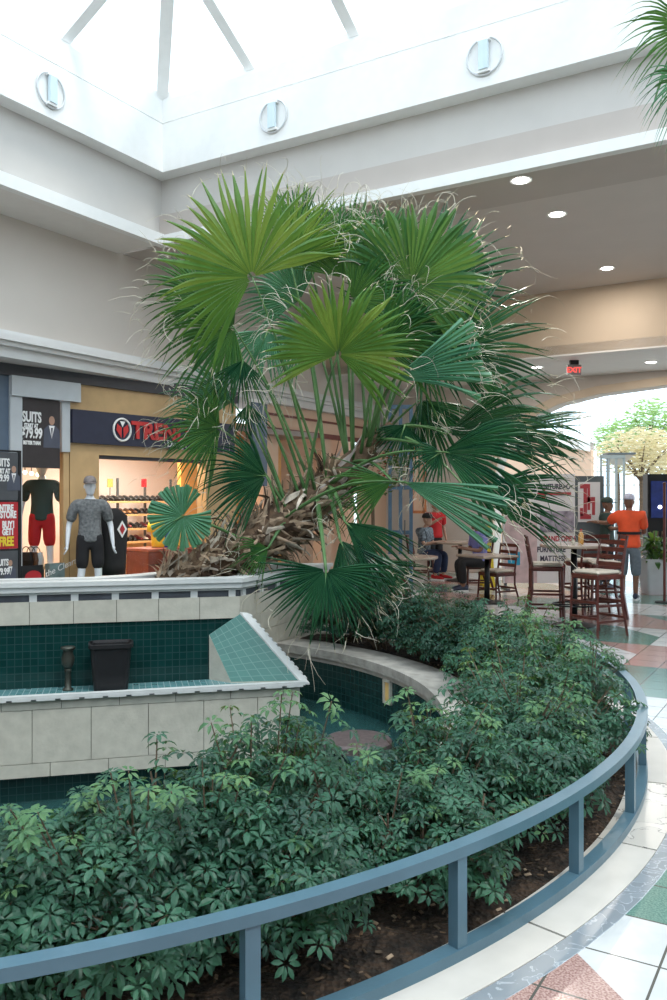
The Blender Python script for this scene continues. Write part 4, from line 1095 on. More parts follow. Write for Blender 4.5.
def figure(root, J, bodymat, clothes, handcfg=None, hr=1.0):
    """J: dict of joints (local). one continuous body; clothes are shells along chosen chains"""
    J = dict(J); J['uc'] = Vector(J['chest']).lerp(Vector(J['neck']), .5); J['hem'] = Vector(J['pelvis'])+(Vector((0, 0, -.09)) if Vector(J['kl']).z < .5*Vector(J['pelvis']).z+.1 else Vector((0, 0, -.03))); J['col'] = Vector(J['chest']).lerp(Vector(J['neck']), .92)
    names = ['pelvis', 'waist', 'chest', 'neck', 'head', 'sl', 'el', 'wl', 'sr', 'er', 'wr', 'hl', 'kl', 'al', 'tl', 'hrp', 'kr', 'ar', 'tr', 'uc']
    rad = dict(uc=(.115, .085), hem=(.165, .125), col=(.062, .06), pelvis=(.15, .105), waist=(.13, .095), chest=(.165, .11), neck=.055, head=.05, sl=.058, el=.042, wl=.028, sr=.058, er=.042, wr=.028, hl=.085, kl=.058, al=.04, tl=.032, hrp=.085, kr=.058, ar=.04, tr=.032)
    idx = {k: i for i, k in enumerate(names)}
    nodes = [(Vector(J[k]), rad[k]) for k in names]
    ed = [('pelvis', 'waist'), ('waist', 'chest'), ('chest', 'uc'), ('uc', 'neck'), ('neck', 'head'), ('uc', 'sl'), ('sl', 'el'), ('el', 'wl'), ('uc', 'sr'), ('sr', 'er'), ('er', 'wr'), ('pelvis', 'hl'), ('hl', 'kl'), ('kl', 'al'), ('al', 'tl'), ('pelvis', 'hrp'), ('hrp', 'kr'), ('kr', 'ar'), ('ar', 'tr')]
    edges = [(idx[a], idx[b]) for a, b in ed]
    for side, w, e in (('l', 'wl', 'el'), ('r', 'wr', 'er')):
        d = Vector(J[w])-Vector(J[e]); hand(nodes, edges, idx[w], d, Vector((1 if side == 'l' else -1, 0, .1)) if abs(d.normalized().z) > .6 else Vector((0, 0, -1)), 1.1, .35, 1 if side == 'l' else -1)
    body = skin('body', nodes, edges, bodymat, root, 0, 2)
    for nm, m, chain, kk in clothes:
        used = []
        for a, b in chain:
            for q in (a, b):
                if q not in used: used.append(q)
        pts = []; 
        for q in used:
            if isinstance(q, tuple):   # a point part-way along a limb: (from, to, t)
                a, b, t = q; p = Vector(J[a]).lerp(Vector(J[b]), t); ra = rad[a] if isinstance(rad[a], tuple) else (rad[a],)*2; rb = rad[b] if isinstance(rad[b], tuple) else (rad[b],)*2
                r = (ra[0]*(1-t)+rb[0]*t, ra[1]*(1-t)+rb[1]*t)
                if a in ('chest', 'pelvis'): r = rb
            else: p = Vector(J[q]); r = rad[q] if isinstance(rad[q], tuple) else (rad[q],)*2
            e = .042 if q in ('uc', 'sl', 'sr') else .022
            pts.append((p, (r[0]*kk+e, r[1]*kk+e)))
        skin(nm, pts, [(used.index(a), used.index(b)) for a, b in chain], m, root, 0, 2)
    return body
def std(h=1.75):
    k = h/1.75
    J = dict(pelvis=(0, 0, .95), waist=(0, 0, 1.10), chest=(0, 0, 1.32), neck=(0, 0, 1.49), head=(0, -.01, 1.58), sl=(.19, 0, 1.41), el=(.25, .02, 1.13), wl=(.27, -.05, .88), sr=(-.19, 0, 1.41), er=(-.25, .02, 1.13), wr=(-.27, -.05, .88),
             hl=(.09, 0, .88), kl=(.11, -.01, .50), al=(.12, .02, .09), tl=(.13, -.14, .035), hrp=(-.09, 0, .88), kr=(-.11, -.01, .50), ar=(-.12, .02, .09), tr=(-.13, -.14, .035))
    return {a: Vector(b)*k for a, b in J.items()}
SHIRT = [('hem', 'pelvis'), ('pelvis', 'waist'), ('waist', 'chest'), ('chest', 'uc'), ('uc', 'col'), ('uc', 'sl'), ('sl', ('sl', 'el', .85)), ('uc', 'sr'), ('sr', ('sr', 'er', .85))]
SHORTS = [('pelvis', 'hl'), ('hl', ('hl', 'kl', 1.02)), ('pelvis', 'hrp'), ('hrp', ('hrp', 'kr', 1.02)), ('pelvis', ('pelvis', 'waist', .7))]
PANTS = [('pelvis', 'hl'), ('hl', 'kl'), ('kl', ('kl', 'al', .9)), ('pelvis', 'hrp'), ('hrp', 'kr'), ('kr', ('kr', 'ar', .9)), ('pelvis', ('pelvis', 'waist', .3))]
def shoes(root, J, m):
    for a, t in (('al', 'tl'), ('ar', 'tr')):
        A, T = Vector(J[a]), Vector(J[t]); d = T-A; d.z = 0; d.normalize(); sd = Vector((-d.y, d.x, 0)); mb = MB(); rings = []; n = 12
        for x, w, h in ((-.09, .02, .06), (-.075, .038, .095), (0, .042, .10), (.07, .045, .075), (.14, .048, .055), (.185, .036, .04), (.20, .012, .025)):
            c = A+d*x; c.z = A.z-.09*(A.z > .0)+.015; rings.append([Vector((c.x, c.y, A.z-.085))+sd*w*math.cos(2*PI*j/n)+Vector((0, 0, .02+h*(.5+.5*math.sin(2*PI*j/n)))) for j in range(n)])
        loft(mb, rings); s = mb.build('shoe', m, root, smooth=True, local=True)
        mb = MB(); ot = []
        for x, w in ((-.09, .025), (-.05, .04), (.06, .047), (.15, .048), (.205, .015)): ot.append((x, w))
        pl_ = [A+d*x+sd*w for x, w in ot]+[A+d*x-sd*w for x, w in reversed(ot)]
        mb.prism([(p.x, p.y) for p in pl_], A.z-.088, A.z-.058); mb.build('sole', sole_m, s, local=True)

# mannequins
def mannequin(u, Yd, top, labelstr, shirt_m, short_m, cap=None, yaw=0, base=0, headless=False):
    p = at(u, 500, Yd); r = thing('mannequin', labelstr, 'mannequin', (p.x, p.y, base), yaw)
    J = std(1.80)
    J['el'] = Vector((.29, .03, 1.14)); J['wl'] = Vector((.31, -.06, .90)); J['er'] = Vector((-.29, .03, 1.14)); J['wr'] = Vector((-.31, -.06, .90)); J['ar'] = Vector((-.17, -.03, .09)); J['tr'] = Vector((-.2, -.17, .035))
    figure(r, J, mannequin_m, [('shirt', shirt_m, SHIRT, 1.10), ('shorts', short_m, SHORTS, 1.12)])
    mb = MB(); headmesh(mb, J['head']+Vector((0, 0, .075)), 1.05); hd = mb.build('head', mannequin_m, r, smooth=True, local=True)
    if cap:
        mb = MB(); capmesh(mb, J['head']+Vector((0, 0, .085)), 1.1); mb.build('cap', cap, r, smooth=True, local=True)
    mb = MB(); mb.lathe([(.2, 0), (.2, .012), (.19, .02), (.012, .025), (.012, .25)], (0, .15, 0), 24); mb.build('stand', framegrey, r, local=True)
    return r
mannequin(90, 12.0, 487, 'white mannequin in grey checked shirt, black shorts and flat cap before the maple pillar', check_c, black_c, plain('grey_flat_cap', (.25, .22, .22), .8, noise=.3, nscale=20), yaw=.35, base=.14)
mannequin(42, 12.5, 470, 'white mannequin in dark green polo and bright red shorts in the left window bay', green_c, red_c, None, yaw=.2, base=.43)
# low plinth for the second mannequin and small displays
p = at(46, 500, 12.5)
t = thing('window_plinth', 'low dark plinth under the mannequin in red shorts', 'plinth', (p.x, p.y, 0))
mb = MB(); mb.rbox(p-Vector((0, 0, EYE-.21)), (.9, .6, .42), .01, SANG); mb.build('block', redwood, t)
mb = MB(); mb.rbox(p-Vector((0, 0, EYE-.424)), (.94, .64, .012), .004, SANG); mb.build('top_edge', wood, t)
# posters
def poster(name, u0, u1, v0, v1, d, backm, lab, lines, suitu=None, frame=None, stand=False):
    s0, s1 = su(u0, d), su(u1, d); zb, ztp = zt((u0+u1)/2, v1, d), zt((u0+u1)/2, v0, d)
    t = thing(name, lab, 'poster', SP((s0+s1)/2, d, zb)); mb = MB(); sbox(mb, s0, s1, d, d+.03, zb, ztp); mb.build('panel', backm, t)
    X = (sdv.x, sdv.y, 0)
    for (txt, tu, tv, sz, m_, bo) in lines:
        text('lettering', txt, sz, SP(su(tu, d), d-.004, zt(tu, tv, d)), X, m_, t, depth=.003, bold=bo+.004, wscale=.6)
    if suitu:
        pu, pv, sc = suitu; c = SP(su(pu, d), d-.006, zt(pu, pv, d)); X = Vector(X); Z = Vector((0, 0, 1)); o = Vector((-inn.x, -inn.y, 0))
        mb = MB()
        mb.add([c+X*x*sc+Z*z*sc for x, z in ((-.26, -.55), (.26, -.55), (.24, -.05), (.1, .08), (-.1, .08), (-.24, -.05))], [(0, 1, 2, 3, 4, 5)], 0)
        mb.add([c+o*.002+X*x*sc+Z*z*sc for x, z in ((0, -.30), (.09, .06), (-.09, .06))], [(0, 1, 2)], 1)
        mb.add([c+o*.004+X*x*sc+Z*z*sc for x, z in ((0, -.30), (.028, .0), (-.028, .0))], [(0, 1, 2)], 3)
        mb.add([c+o*.003+X*.09*math.cos(a)*sc+Z*(.2+.125*math.sin(a))*sc for a in [2*PI*k/16 for k in range(16)]], [tuple(range(16))], 2)
        mb.build('pictured_man_in_suit', [plain('print_suit', (.075, .085, .12), .6, noise=.1), whitetxt, skin_l, navy], t)
    return t
poster('hanging_poster', 22, 60, 398, 468, -.02, plain('poster_dark', (.035, .028, .03), .5, noise=.1), 'dark hanging poster reading SUITS $79.99 with a man in a suit',
       [('SUITS', 22, 421, .20, whitetxt, .003), ('START AT', 24, 427, .08, whitetxt, 0), ('$79.99', 20.8, 437, .20, whitetxt, .003), ('BETTER THAN', 23, 444, .07, whitetxt, 0)], (51.5, 428, .52))
ps = [('poster_board', 0, 18, 452, 500, plain('poster_slate', (.07, .075, .085), .5, noise=.1), 'topmost dark panel of the left poster stack, with a suited man', [('SUITS', -6, 466, .15, whitetxt, 0), ('START AT', -7, 473, .09, whitetxt, 0), ('$79.99', -6, 481, .13, whitetxt, 0)], (13.5, 475, .38)),
      ('poster_board', 0, 18, 502, 549, red_p, 'red sale panel reading ENTIRE STORE BUY 1 GET 1 FREE', [('ENTIRE', -3, 511, .12, whitetxt, .002), ('STORE', 0, 518, .13, whitetxt, .002), ('BUY1', 2, 528, .13, whitetxt, .002), ('GET1', 2, 535, .12, whitetxt, .002), ('FREE', -1, 546, .17, yellow_c, .003)], None),
      ('poster_board', 0, 18, 551, 584, plain('poster_slate_low', (.07, .075, .085), .5, noise=.1), 'lowest dark panel of the left poster stack', [('SUITS', -4, 566, .12, whitetxt, 0), ('$79.99', -5, 575, .12, whitetxt, 0)], (10, 568, .34))]
for (nm, u0, u1, v0, v1, m_, lab, ln, su_) in ps: poster(nm, u0-12, u1, v0, v1, -.22, m_, lab, ln, su_)
t = thing('poster_stand', 'black metal frame holding the stacked sale posters at the left edge', 'stand', SP(su(4, -.2), -.2, 0))
mb = MB()
for u in (-14, 19.2): sbox(mb, su(u, -.2)-.02, su(u, -.2)+.02, -.22, -.17, 0, zt(5, 450, -.2))
mb.build('posts', blackm, t); mb = MB()
for v in (451, 501, 550, 585): sbox(mb, su(-14, -.2), su(19.2, -.2), -.22, -.185, zt(8, v, -.2)-.012, zt(8, v, -.2)+.012)
mb.build('crossbars', blackm, t)
# small goods in the left window
t = thing('sale_placard', 'small black and red placard at the foot of the left window', 'sign', SP(su(33, -.1), -.1, zt(33, 584, -.1)))
z_ = zt(33, 584, -.1)
mb = MB(); sbox(mb, su(22, -.1), su(43, -.1), -.1, -.08, z_-.2, z_+.26); mb.build('card', blackp, t); mb = MB()
c = SP(su(33, -.1), -.106, z_+.1)
mb.add([c+Vector((sdv.x, sdv.y, 0))*.13*math.cos(2*PI*k/14)+Vector((0, 0, .09*math.sin(2*PI*k/14))) for k in range(14)], [tuple(range(14))]); mb.build('emblem', red_p, t)
text('lettering', 'Sale', .1, c+Vector((-.1, -.003, -.03)), (sdv.x, sdv.y, 0), whitetxt, t, depth=.002)
t = thing('gift_bags', 'grey box with white script beside the small placard', 'box', SP(su(53, 0), .0, 0))
t.name = 'display_box'
mb = MB(); sbox(mb, su(45), su(60), -.12, .0, 0, zt(53, 563)); mb.build('body', plain('grey_box', (.16, .22, .22), .6, noise=.3), t)
text('lettering', 'the Clearance', .13, SP(su(45.5, -.13), -.128, zt(53, 576)), (sdv.x, sdv.y, .35), whitetxt, t, depth=.002)
bags = [('black', blackp, 26), ('brown', shoecols[1], 31), ('white', shoecols[3], 36)]
for nm, m_, u in bags:
    z0_ = zt(u, 566, .35); p = SP(su(u, .35), .35, z0_)
    t = thing('handbag', '%s folded goods on the table in the left shop window' % nm, 'bag', p); mb = MB(); loft(mb, [[q+p for q in sq(.10, .05, 0)], [q+p for q in sq(.11, .055, .08)], [q+p for q in sq(.085, .035, .2)]]); mb.build('body', m_, t)
    mb = MB(); mb.tube([p+Vector((.06*math.cos(a), 0, .19+.09*math.sin(a))) for a in [PI*k/8 for k in range(9)]], .007, 5); mb.build('handle', blackp, t)
p = SP(su(35, .35), .35, 0)
t = thing('display_table', 'small table with goods behind the left window glass', 'table', p); zt_ = zt(30, 566, .35)
mb = MB(); mb.rbox(p+Vector((0, 0, zt_-.02)), (1.0, .5, .04), .008, SANG); mb.build('tabletop', wood, t)
for a, b in ((-.45, -.2), (.45, -.2), (-.45, .2), (.45, .2)):
    mb = MB(); q = p+Matrix.Rotation(SANG, 3, 'Z')@Vector((a, b, 0)); mb.tube([q, q+Vector((0, 0, zt_-.04))], .018, 8); mb.build('leg', blackm, t)
# green cloth heap at the shop entrance
t = thing('cloth_pile', 'bright green folded cloth on a low stand beside the white mannequin legs', 'cloth', SP(su(112, -.7), -.7, 0))
p = SP(su(112, -.7), -.7, 0); mb = MB(); mb.rbox(p+Vector((0, 0, .2)), (.5, .4, .4), .02, SANG); mb.build('stand', wood, t)
mb = MB()
for k in range(4): mb.rbox(p+Vector((random.uniform(-.03, .03), 0, .415+k*.03)), (.46-.05*k, .34, .03), .012, SANG+random.uniform(-.1, .1))
mb.build('folded_cloth', plain('green_cloth', (.12, .42, .10), .8, noise=.25, nscale=12), t)

# ------------------------------------------------------------------ café furniture
def stool_parts(r, H=.76, BH=1.16):
    w, dd = .21, .20
    for sx in (-1, 1):
        mb = MB(); mb.tube([(sx*(w+.02), -dd-.02, 0), (sx*w, -dd, H-.04)], .020, 4); mb.build('leg', cherry, r, local=True)
        mb = MB(); mb.tube([(sx*(w+.02), dd+.07, 0), (sx*w, dd, H*.55), (sx*w, dd, H), (sx*w, dd+.07, BH)], [.021, .021, .021, .019], 4); mb.build('leg', cherry, r, local=True)
    mb = MB(); mb.rbox((0, 0, H-.04), (2*w+.04, 2*dd+.04, .06), .01); mb.build('seat_frame', cherry, r, local=True)
    mb = MB(); mb.rbox((0, -.005, H+.012), (2*w+.02, 2*dd+.01, .05), .02); mb.build('seat', seatpad, r, local=True)
    for q in range(4):
        z = H+.10+q*(BH-H-.13)/3.0; t_ = (z-H)/(BH-H); mb = MB(); mb.rbox((0, dd+.07*t_, z), (2*w, .018, .055), .006); mb.build('back_slat', cherry, r, local=True)
    for z in ((H*.30, H*.55) if H > .6 else (H*.4,)):
        mb = MB(); mb.box((0, -dd-.012, z), (2*w, .022, .03)); mb.box((0, dd+.02, z), (2*w, .02, .03))
        for sx in (-1, 1): mb.box((sx*(w+.01), 0, z-.04), (.02, 2*dd+.03, .028))
        mb.build('stretcher', cherry, r, local=True)
def P2(u, Y): p = at(u, 500, Y); return (p.x, p.y, 0)
s0 = thing('bar_stool', 'cherry wood ladder-back bar stool left of the high round table', 'stool', P2(546, 11.6), math.radians(80), 'bar stools around the high round table')
stool_parts(s0)
dup(s0, P2(597, 10.35), math.radians(-62), 'nearest cherry wood bar stool, its ladder back at the right of the high table')
dup(s0, P2(585, 12.3), math.radians(-160), 'cherry wood bar stool behind the high round table')
dup(s0, P2(604, 11.9), math.radians(-95), 'cherry wood bar stool half hidden behind the nearest one')
def table(name, lab, u, Y, h, r, square=False, group=None, topm=None):
    t = thing(name, lab, 'table', P2(u, Y), 0, group)
    mb = MB()
    if square: mb.rbox((0, 0, h-.02), (2*r, 2*r, .04), .01, .5)
    else: mb.lathe([(r-.01, h-.04), (r, h-.03), (r, h-.006), (r-.008, h)], n=40)
    mb.build('tabletop', topm or tabletop_m, t, local=True)
    mb = MB(); mb.lathe([(.05, h-.06), (.045, h-.04), (.15, h-.04)], n=20); mb.lathe([(.045, .03), (.04, h-.05)], n=20); mb.build('pedestal', blackm, t, local=True, smooth=True)
    mb = MB(); mb.lathe([(.28, 0), (.28, .015), (.10, .035), (.05, .06)], n=32); mb.build('base', blackm, t, local=True)
    if h > .9:
        mb = MB(); mb.tube([(.27*math.cos(2*PI*k/28), .27*math.sin(2*PI*k/28), .28) for k in range(29)], .012, 6, cap=False); mb.box((0, 0, .28), (.54, .02, .015)); mb.box((0, 0, .28), (.02, .54, .015)); mb.build('foot_ring', blackm, t, local=True)
    return t
table('high_table', 'high round pedestal table between the cherry wood bar stools', 574, 11.1, 1.07, .44)
# condiments on the high table
p = Vector(P2(581, 11.1)); p.z = 1.07
t = thing('sauce_bottle', 'amber sauce bottle on the high round table', 'bottle', p); mb = MB(); mb.lathe([(.03, 0), (.034, .01), (.034, .12), (.014, .17)], n=16); mb.build('body', amber, t, local=True, smooth=True)
mb = MB(); mb.lathe([(.016, .168), (.016, .19), (.01, .2)], n=12); mb.build('cap', red_p, t, local=True)
p = Vector(P2(573, 11.0)); p.z = 1.07
t = thing('salt_shaker', 'small glass shaker beside the amber bottle on the high table', 'shaker', p); mb = MB(); mb.lathe([(.02, 0), (.024, .01), (.018, .07)], n=12); mb.build('body', seatpad, t, local=True)
mb = MB(); mb.lathe([(.019, .07), (.019, .085), (.008, .095)], n=12); mb.build('cap', framegrey, t, local=True)
table('cafe_table', 'low round café table at the left, beside the palm frond tips', 405, 13.4, .76, .52)
table('cafe_table', 'square café table near the person in the periwinkle shirt', 487, 13.6, .77, .36, True)
table('cafe_table', 'café table in front of the person in the floral shirt', 460, 17.3, .80, .50)
c0 = thing('cafe_chair', 'cherry wood ladder-back chair under the person in the floral shirt', 'chair', P2(421, 17.8), math.radians(70), 'dining chairs around the café tables')
stool_parts(c0, .46, .92)
dup(c0, P2(497, 14.1), math.radians(-60), 'cherry wood chair at the right of the square café table')
dup(c0, P2(388, 13.0), math.radians(120), 'cherry wood chair at the left café table, half behind palm leaves')
dup(c0, P2(476, 15.6), math.radians(-85), 'cherry wood chair under the person in the periwinkle shirt')

# ------------------------------------------------------------------ people
def seatJ(h=1.7, seat=.47):
    J = std(h); dz = seat+.09-J['pelvis'].z
    for k in ('pelvis', 'waist', 'chest', 'neck', 'head', 'sl', 'sr', 'el', 'er', 'wl', 'wr', 'hl', 'hrp'): J[k] = J[k]+Vector((0, 0, dz))
    z = seat+.06
    J['hl'].z = z; J['hrp'].z = z
    J['kl'] = Vector((.13, -.42, z)); J['kr'] = Vector((-.12, -.40, z)); J['al'] = Vector((.13, -.38, .09)); J['ar'] = Vector((-.12, -.30, .09)); J['tl'] = Vector((.14, -.53, .035)); J['tr'] = Vector((-.13, -.45, .035))
    J['el'] = J['sl']+Vector((.05, -.10, -.27)); J['er'] = J['sr']+Vector((-.05, -.10, -.27)); J['wl'] = Vector((.14, -.36, J['el'].z+.04)); J['wr'] = Vector((-.12, -.38, J['er'].z+.06))
    J['neck'] += Vector((0, -.04, 0)); J['head'] += Vector((0, -.07, 0)); J['chest'] += Vector((0, -.02, 0))
    return J
# man in orange, standing, back to us, one arm out to the left
pm = Vector(P2(629, 13.9))
man = thing('person', 'person in orange-red T-shirt, grey cropped trousers and pale cap standing by the doors', 'person', pm, math.radians(180-22))
J = std(1.72)
J['sr'] = Vector((-.19, 0, 1.39)); J['sl'] = Vector((.19, 0, 1.39))
J['er'] = Vector((-.24, -.10, 1.12)); J['wr'] = Vector((-.16, -.30, 1.10))
J['el'] = Vector((.34, -.14, 1.26)); J['wl'] = Vector((.56, -.26, 1.28))
J['al'] = Vector((.10, .10, .09)); J['kl'] = Vector((.10, .0, .49)); J['tl'] = Vector((.13, -.06, .035)); J['ar'] = Vector((-.10, -.04, .09))
J['tr'] = Vector((-.11, -.20, .035))
figure(man, J, skin_m, [('t_shirt', orange_c, SHIRT, 1.18), ('cropped_trousers', jean_c, SHORTS[:1]+[('hl', 'kl'), ('kl', ('kl', 'al', .25)), ('pelvis', 'hrp'), ('hrp', 'kr'), ('kr', ('kr', 'ar', .25)), ('pelvis', ('pelvis', 'waist', .2))], 1.12)])
mb = MB(); headmesh(mb, J['head']+Vector((0, 0, .06)), 1.0); mb.build('head', skin_m, man, smooth=True, local=True)
mb = MB(); capmesh(mb, J['head']+Vector((0, 0, .07)), 1.05); mb.build('cap', capwhite, man, smooth=True, local=True)
mb = MB(); n = 28; rings = []
for z, k in ((1.085, 1), (1.13, 1)): rings.append([Vector((.192*math.cos(2*PI*j/n), .148*math.sin(2*PI*j/n), z)) for j in range(n)])
loft(mb, rings, c0=False, c1=False); mb.rbox((-.10, -.165, 1.10), (.14, .05, .10), .02); mb.build('waist_pack', black_c, man, smooth=True, local=True)
shoes(man, J, shoe_m)
# second person beyond, black cap
p = Vector(P2(607, 15.6))
per = thing('person', 'person in dark clothes and dark green cap, half hidden behind the one in orange', 'person', p, math.radians(60))
J = std(1.66); J['er'] = Vector((-.2, -.12, 1.12)); J['wr'] = Vector((-.12, -.32, 1.16))
figure(per, J, skin_m, [('shirt', green_c, SHIRT, 1.15), ('trousers', black_c, PANTS, 1.12)])
mb = MB(); headmesh(mb, J['head']+Vector((0, 0, .06)), 1.0); mb.build('head', skin_m, per, smooth=True, local=True)
mb = MB(); capmesh(mb, J['head']+Vector((0, 0, .07)), 1.05); mb.build('cap', green_c, per, smooth=True, local=True); shoes(per, J, shoe_m)
# seated: floral shirt, dark cap
p = Vector(P2(424, 17.6))
per = thing('person', 'seated person in floral shirt, blue jeans, red shoes and dark cap', 'person', p, math.radians(60))
J = seatJ(1.70)
figure(per, J, skin_l, [('floral_shirt', floral_c, SHIRT, 1.15), ('jeans', navy_c, PANTS, 1.15)])
mb = MB(); headmesh(mb, J['head']+Vector((0, 0, .06)), 1.0); mb.build('head', skin_l, per, smooth=True, local=True)
mb = MB(); capmesh(mb, J['head']+Vector((0, 0, .07)), 1.1); mb.build('cap', black_c, per, smooth=True, local=True); shoes(per, J, red_c)
# behind: red top, facing us
p = Vector(P2(435, 19.0))
per = thing('person', 'person in a red top and red cap standing behind the one in the floral shirt', 'person', p, math.radians(20))
J = std(1.60); J['wr'] = Vector((-.06, -.28, 1.22)); J['er'] = Vector((-.24, -.12, 1.08))
figure(per, J, skin_l, [('red_top', red_c, SHIRT, 1.15), ('trousers', black_c, PANTS, 1.12)])
mb = MB(); headmesh(mb, J['head']+Vector((0, 0, .06)), 1.0); mb.build('head', skin_l, per, smooth=True, local=True)
mb = MB(); capmesh(mb, J['head']+Vector((0, 0, .07)), 1.1); mb.build('cap', red_c, per, smooth=True, local=True); shoes(per, J, shoe_m)
# seated: periwinkle shirt
p = Vector(P2(480, 15.4))
per = thing('person', 'seated person in periwinkle shirt and black trousers, head behind palm leaves', 'person', p, math.radians(-75))
J = seatJ(1.70)
figure(per, J, skin_m, [('shirt', purple_c, SHIRT, 1.15), ('trousers', black_c, PANTS, 1.15)])
mb = MB(); headmesh(mb, J['head']+Vector((0, 0, .06)), 1.0); mb.build('head', skin_m, per, smooth=True, local=True)
mb = MB(); capmesh(mb, J['head']+Vector((0, 0, .06)), 1.08, brim=False); mb.build('hair', hair_m, per, smooth=True, local=True); shoes(per, J, shoe_m)
# yellow jacket on the chair back
p = at(487, 545, 16.2)
t = thing('wet_floor_sign', 'yellow folding floor sign standing beyond the square café table', 'floor sign', (p.x, p.y, 0))
for sg in (-1, 1):
    mb = MB(); top = Vector((p.x, p.y, 1.15)); b = Vector((p.x, p.y+sg*.22, 0)); X = Vector((1, 0, 0))
    mb.add([b-X*.12, b+X*.12, top+X*.07, top-X*.07, b-X*.12+Vector((0, .02, 0)), b+X*.12+Vector((0, .02, 0)), top+X*.07+Vector((0, .02, 0)), top-X*.07+Vector((0, .02, 0))], [(0, 1, 2, 3), (7, 6, 5, 4), (0, 4, 5, 1), (1, 5, 6, 2), (2, 6, 7, 3), (3, 7, 4, 0)]); mb.build('panel', yellow_c, t)

# ------------------------------------------------------------------ signs and kiosks in the distance
def board(name, lab, cat, u0, u1, v0, v1, Y, m, lines, th=.08, extra=None):
    a, b = at(u0, v1, Y), at(u1, v0, Y); t = thing(name, lab, cat, ((a.x+b.x)/2, Y, 0))
    mb = MB(); mb.box(((a.x+b.x)/2, Y+th/2, (a.z+b.z)/2), (b.x-a.x, th, b.z-a.z)); mb.build('panel', m, t)
    mb = MB()
    for x in (a.x+.05, b.x-.05): mb.box((x, Y+th/2, a.z/2), (.05, .05, a.z)); mb.box((x, Y+th/2, .015), (.08, .5, .03))
    mb.build('feet', framegrey, t)
    for txt, tu, tv, sz, m_, bo, ws in lines:
        text('lettering', txt, sz, at(tu, tv, Y)+Vector((0, -.004, 0)), (1, 0, 0), m_, t, depth=.004, bold=bo, wscale=ws)
    return t
inkd = plain('ink_dark', (.06, .05, .08), .5, noise=.05); inkr = plain('ink_red', (.45, .05, .06), .5, noise=.05)
t = board('furniture_sign', 'tall white furniture and mattress sign board with a red arrow', 'sign', 503, 575, 474, 583, 15.6, cardboardwhite,
      [('FURNITURE >O<.', 534, 489, .135, inkd, .004, .72), ('GRAND OPEN', 540, 541, .13, inkr, .005, .78), ('FURNITURE', 537, 552, .14, inkd, .004, .72), ('MATTRESS', 540, 561, .14, inkd, .004, .74), ('407-566-77', 540, 571, .13, inkr, .005, .72)])
mb = MB(); a = at(541, 494, 15.58); b = at(571, 493, 15.58)
mb.box((a+b)/2, (b.x-a.x, .01, .05)); mb.add([a+Vector((-.1, 0, 0)), a+Vector((.08, 0, -.09)), a+Vector((.08, 0, .09))], [(0, 1, 2)]); mb.build('arrow', inkr, t)
mb = MB(); a = at(540, 532, 15.585); b = at(574, 511, 15.585); mb.box(((a+b)/2), (b.x-a.x, .01, b.z-a.z)); mb.build('picture_band', plain('mattress_picture', (.35, .30, .36), .5, noise=.6, nscale=7), t)
mb = MB(); a = at(505, 583, 15.585); b = at(537, 514, 15.585); mb.box(((a+b)/2), (b.x-a.x, .01, b.z-a.z)); mb.build('pink_picture', pinkboard, t)
mb = MB(); a = at(508, 565, 15.57); b = at(520, 552, 15.57); mb.box(((a+b)/2), (b.x-a.x, .01, b.z-a.z)); mb.build('blue_patch', plain('cyan_patch', (.02, .30, .48), .5, noise=.1), t)
t = board('map_board', 'grey framed directory board with a red plan of the mall', 'sign', 574, 604, 476, 566, 15.9, framegrey, [])
mb = MB(); a = at(578, 522, 15.88); b = at(600, 482, 15.88); mb.box((a+b)/2, (b.x-a.x, .012, b.z-a.z)); mb.build('map_sheet', cardboardwhite, t)
mb = MB()
for u0, u1, v0, v1 in ((580, 590, 484, 488.5), (583.5, 587, 488, 514), (580, 591, 514, 519), (587, 595, 497, 503), (592, 595, 503, 515), (587.5, 590, 488.5, 510), (580, 583, 508, 516)):
    a = at(u0, v1, 15.87); b = at(u1, v0, 15.87); mb.box((a+b)/2, (b.x-a.x, .012, b.z-a.z))
mb.build('map_plan', inkr, t)
# dark blue kiosk
a, b = at(648, 563, 16.6), at(676, 474, 16.6)
t = thing('information_kiosk', 'dark blue lit panel kiosk behind the potted plant', 'kiosk', ((a.x+b.x)/2, 16.7, 0))
mb = MB(); mb.box(((a.x+b.x)/2, 16.75, b.z/2), (b.x-a.x, .25, b.z)); mb.build('cabinet', blackm, t)
mb = MB(); a2, b2 = at(651, 518, 16.58), at(672, 481, 16.58); mb.box((a2+b2)/2, (b2.x-a2.x, .02, b2.z-a2.z)); mb.build('screen', bluepanel, t)
mb = MB(); c = at(660, 507, 16.56); mb.lathe([(.035, -.005), (.035, .005)], c, 16, M=Matrix.Rotation(PI/2, 3, 'X')); mb.build('lamp_spot', screen_e, t)
# potted plant
p = Vector(P2(656, 14.9)); t = thing('potted_plant', 'dark leafy plant in a square white planter near the kiosk', 'plant', p)
mb = MB(); loft(mb, [sq(.20, .20, 0, e=.2), sq(.27, .27, .62, e=.2), sq(.24, .24, .62, e=.2), sq(.22, .22, .55, e=.2)]); mb.build('planter', plain('white_planter', (.55, .57, .60), .5, noise=.04), t, local=True)
mb = MB(); rnd = random.Random(5)
for k in range(110):
    a = rnd.uniform(0, 6.28); el = rnd.uniform(.2, 1.5); L = rnd.uniform(.25, .45); b = Vector((.12*math.cos(a), .12*math.sin(a), rnd.uniform(.55, .95))); d = Vector((math.cos(a)*math.cos(el), math.sin(a)*math.cos(el), math.sin(el))); sd = Vector((-math.sin(a), math.cos(a), 0)); rows = []
    for q, w in ((0, .008), (.3, .04), (.6, .045), (.85, .025), (1, .002)):
        c = b+d*L*q-Vector((0, 0, .22*q*q)); rows += [c-sd*w, c+sd*w]
    mb.add(rows, [(2*i, 2*i+1, 2*i+3, 2*i+2) for i in range(4)])
mb.build('foliage', potleaf, t, local=True)
mb = MB()
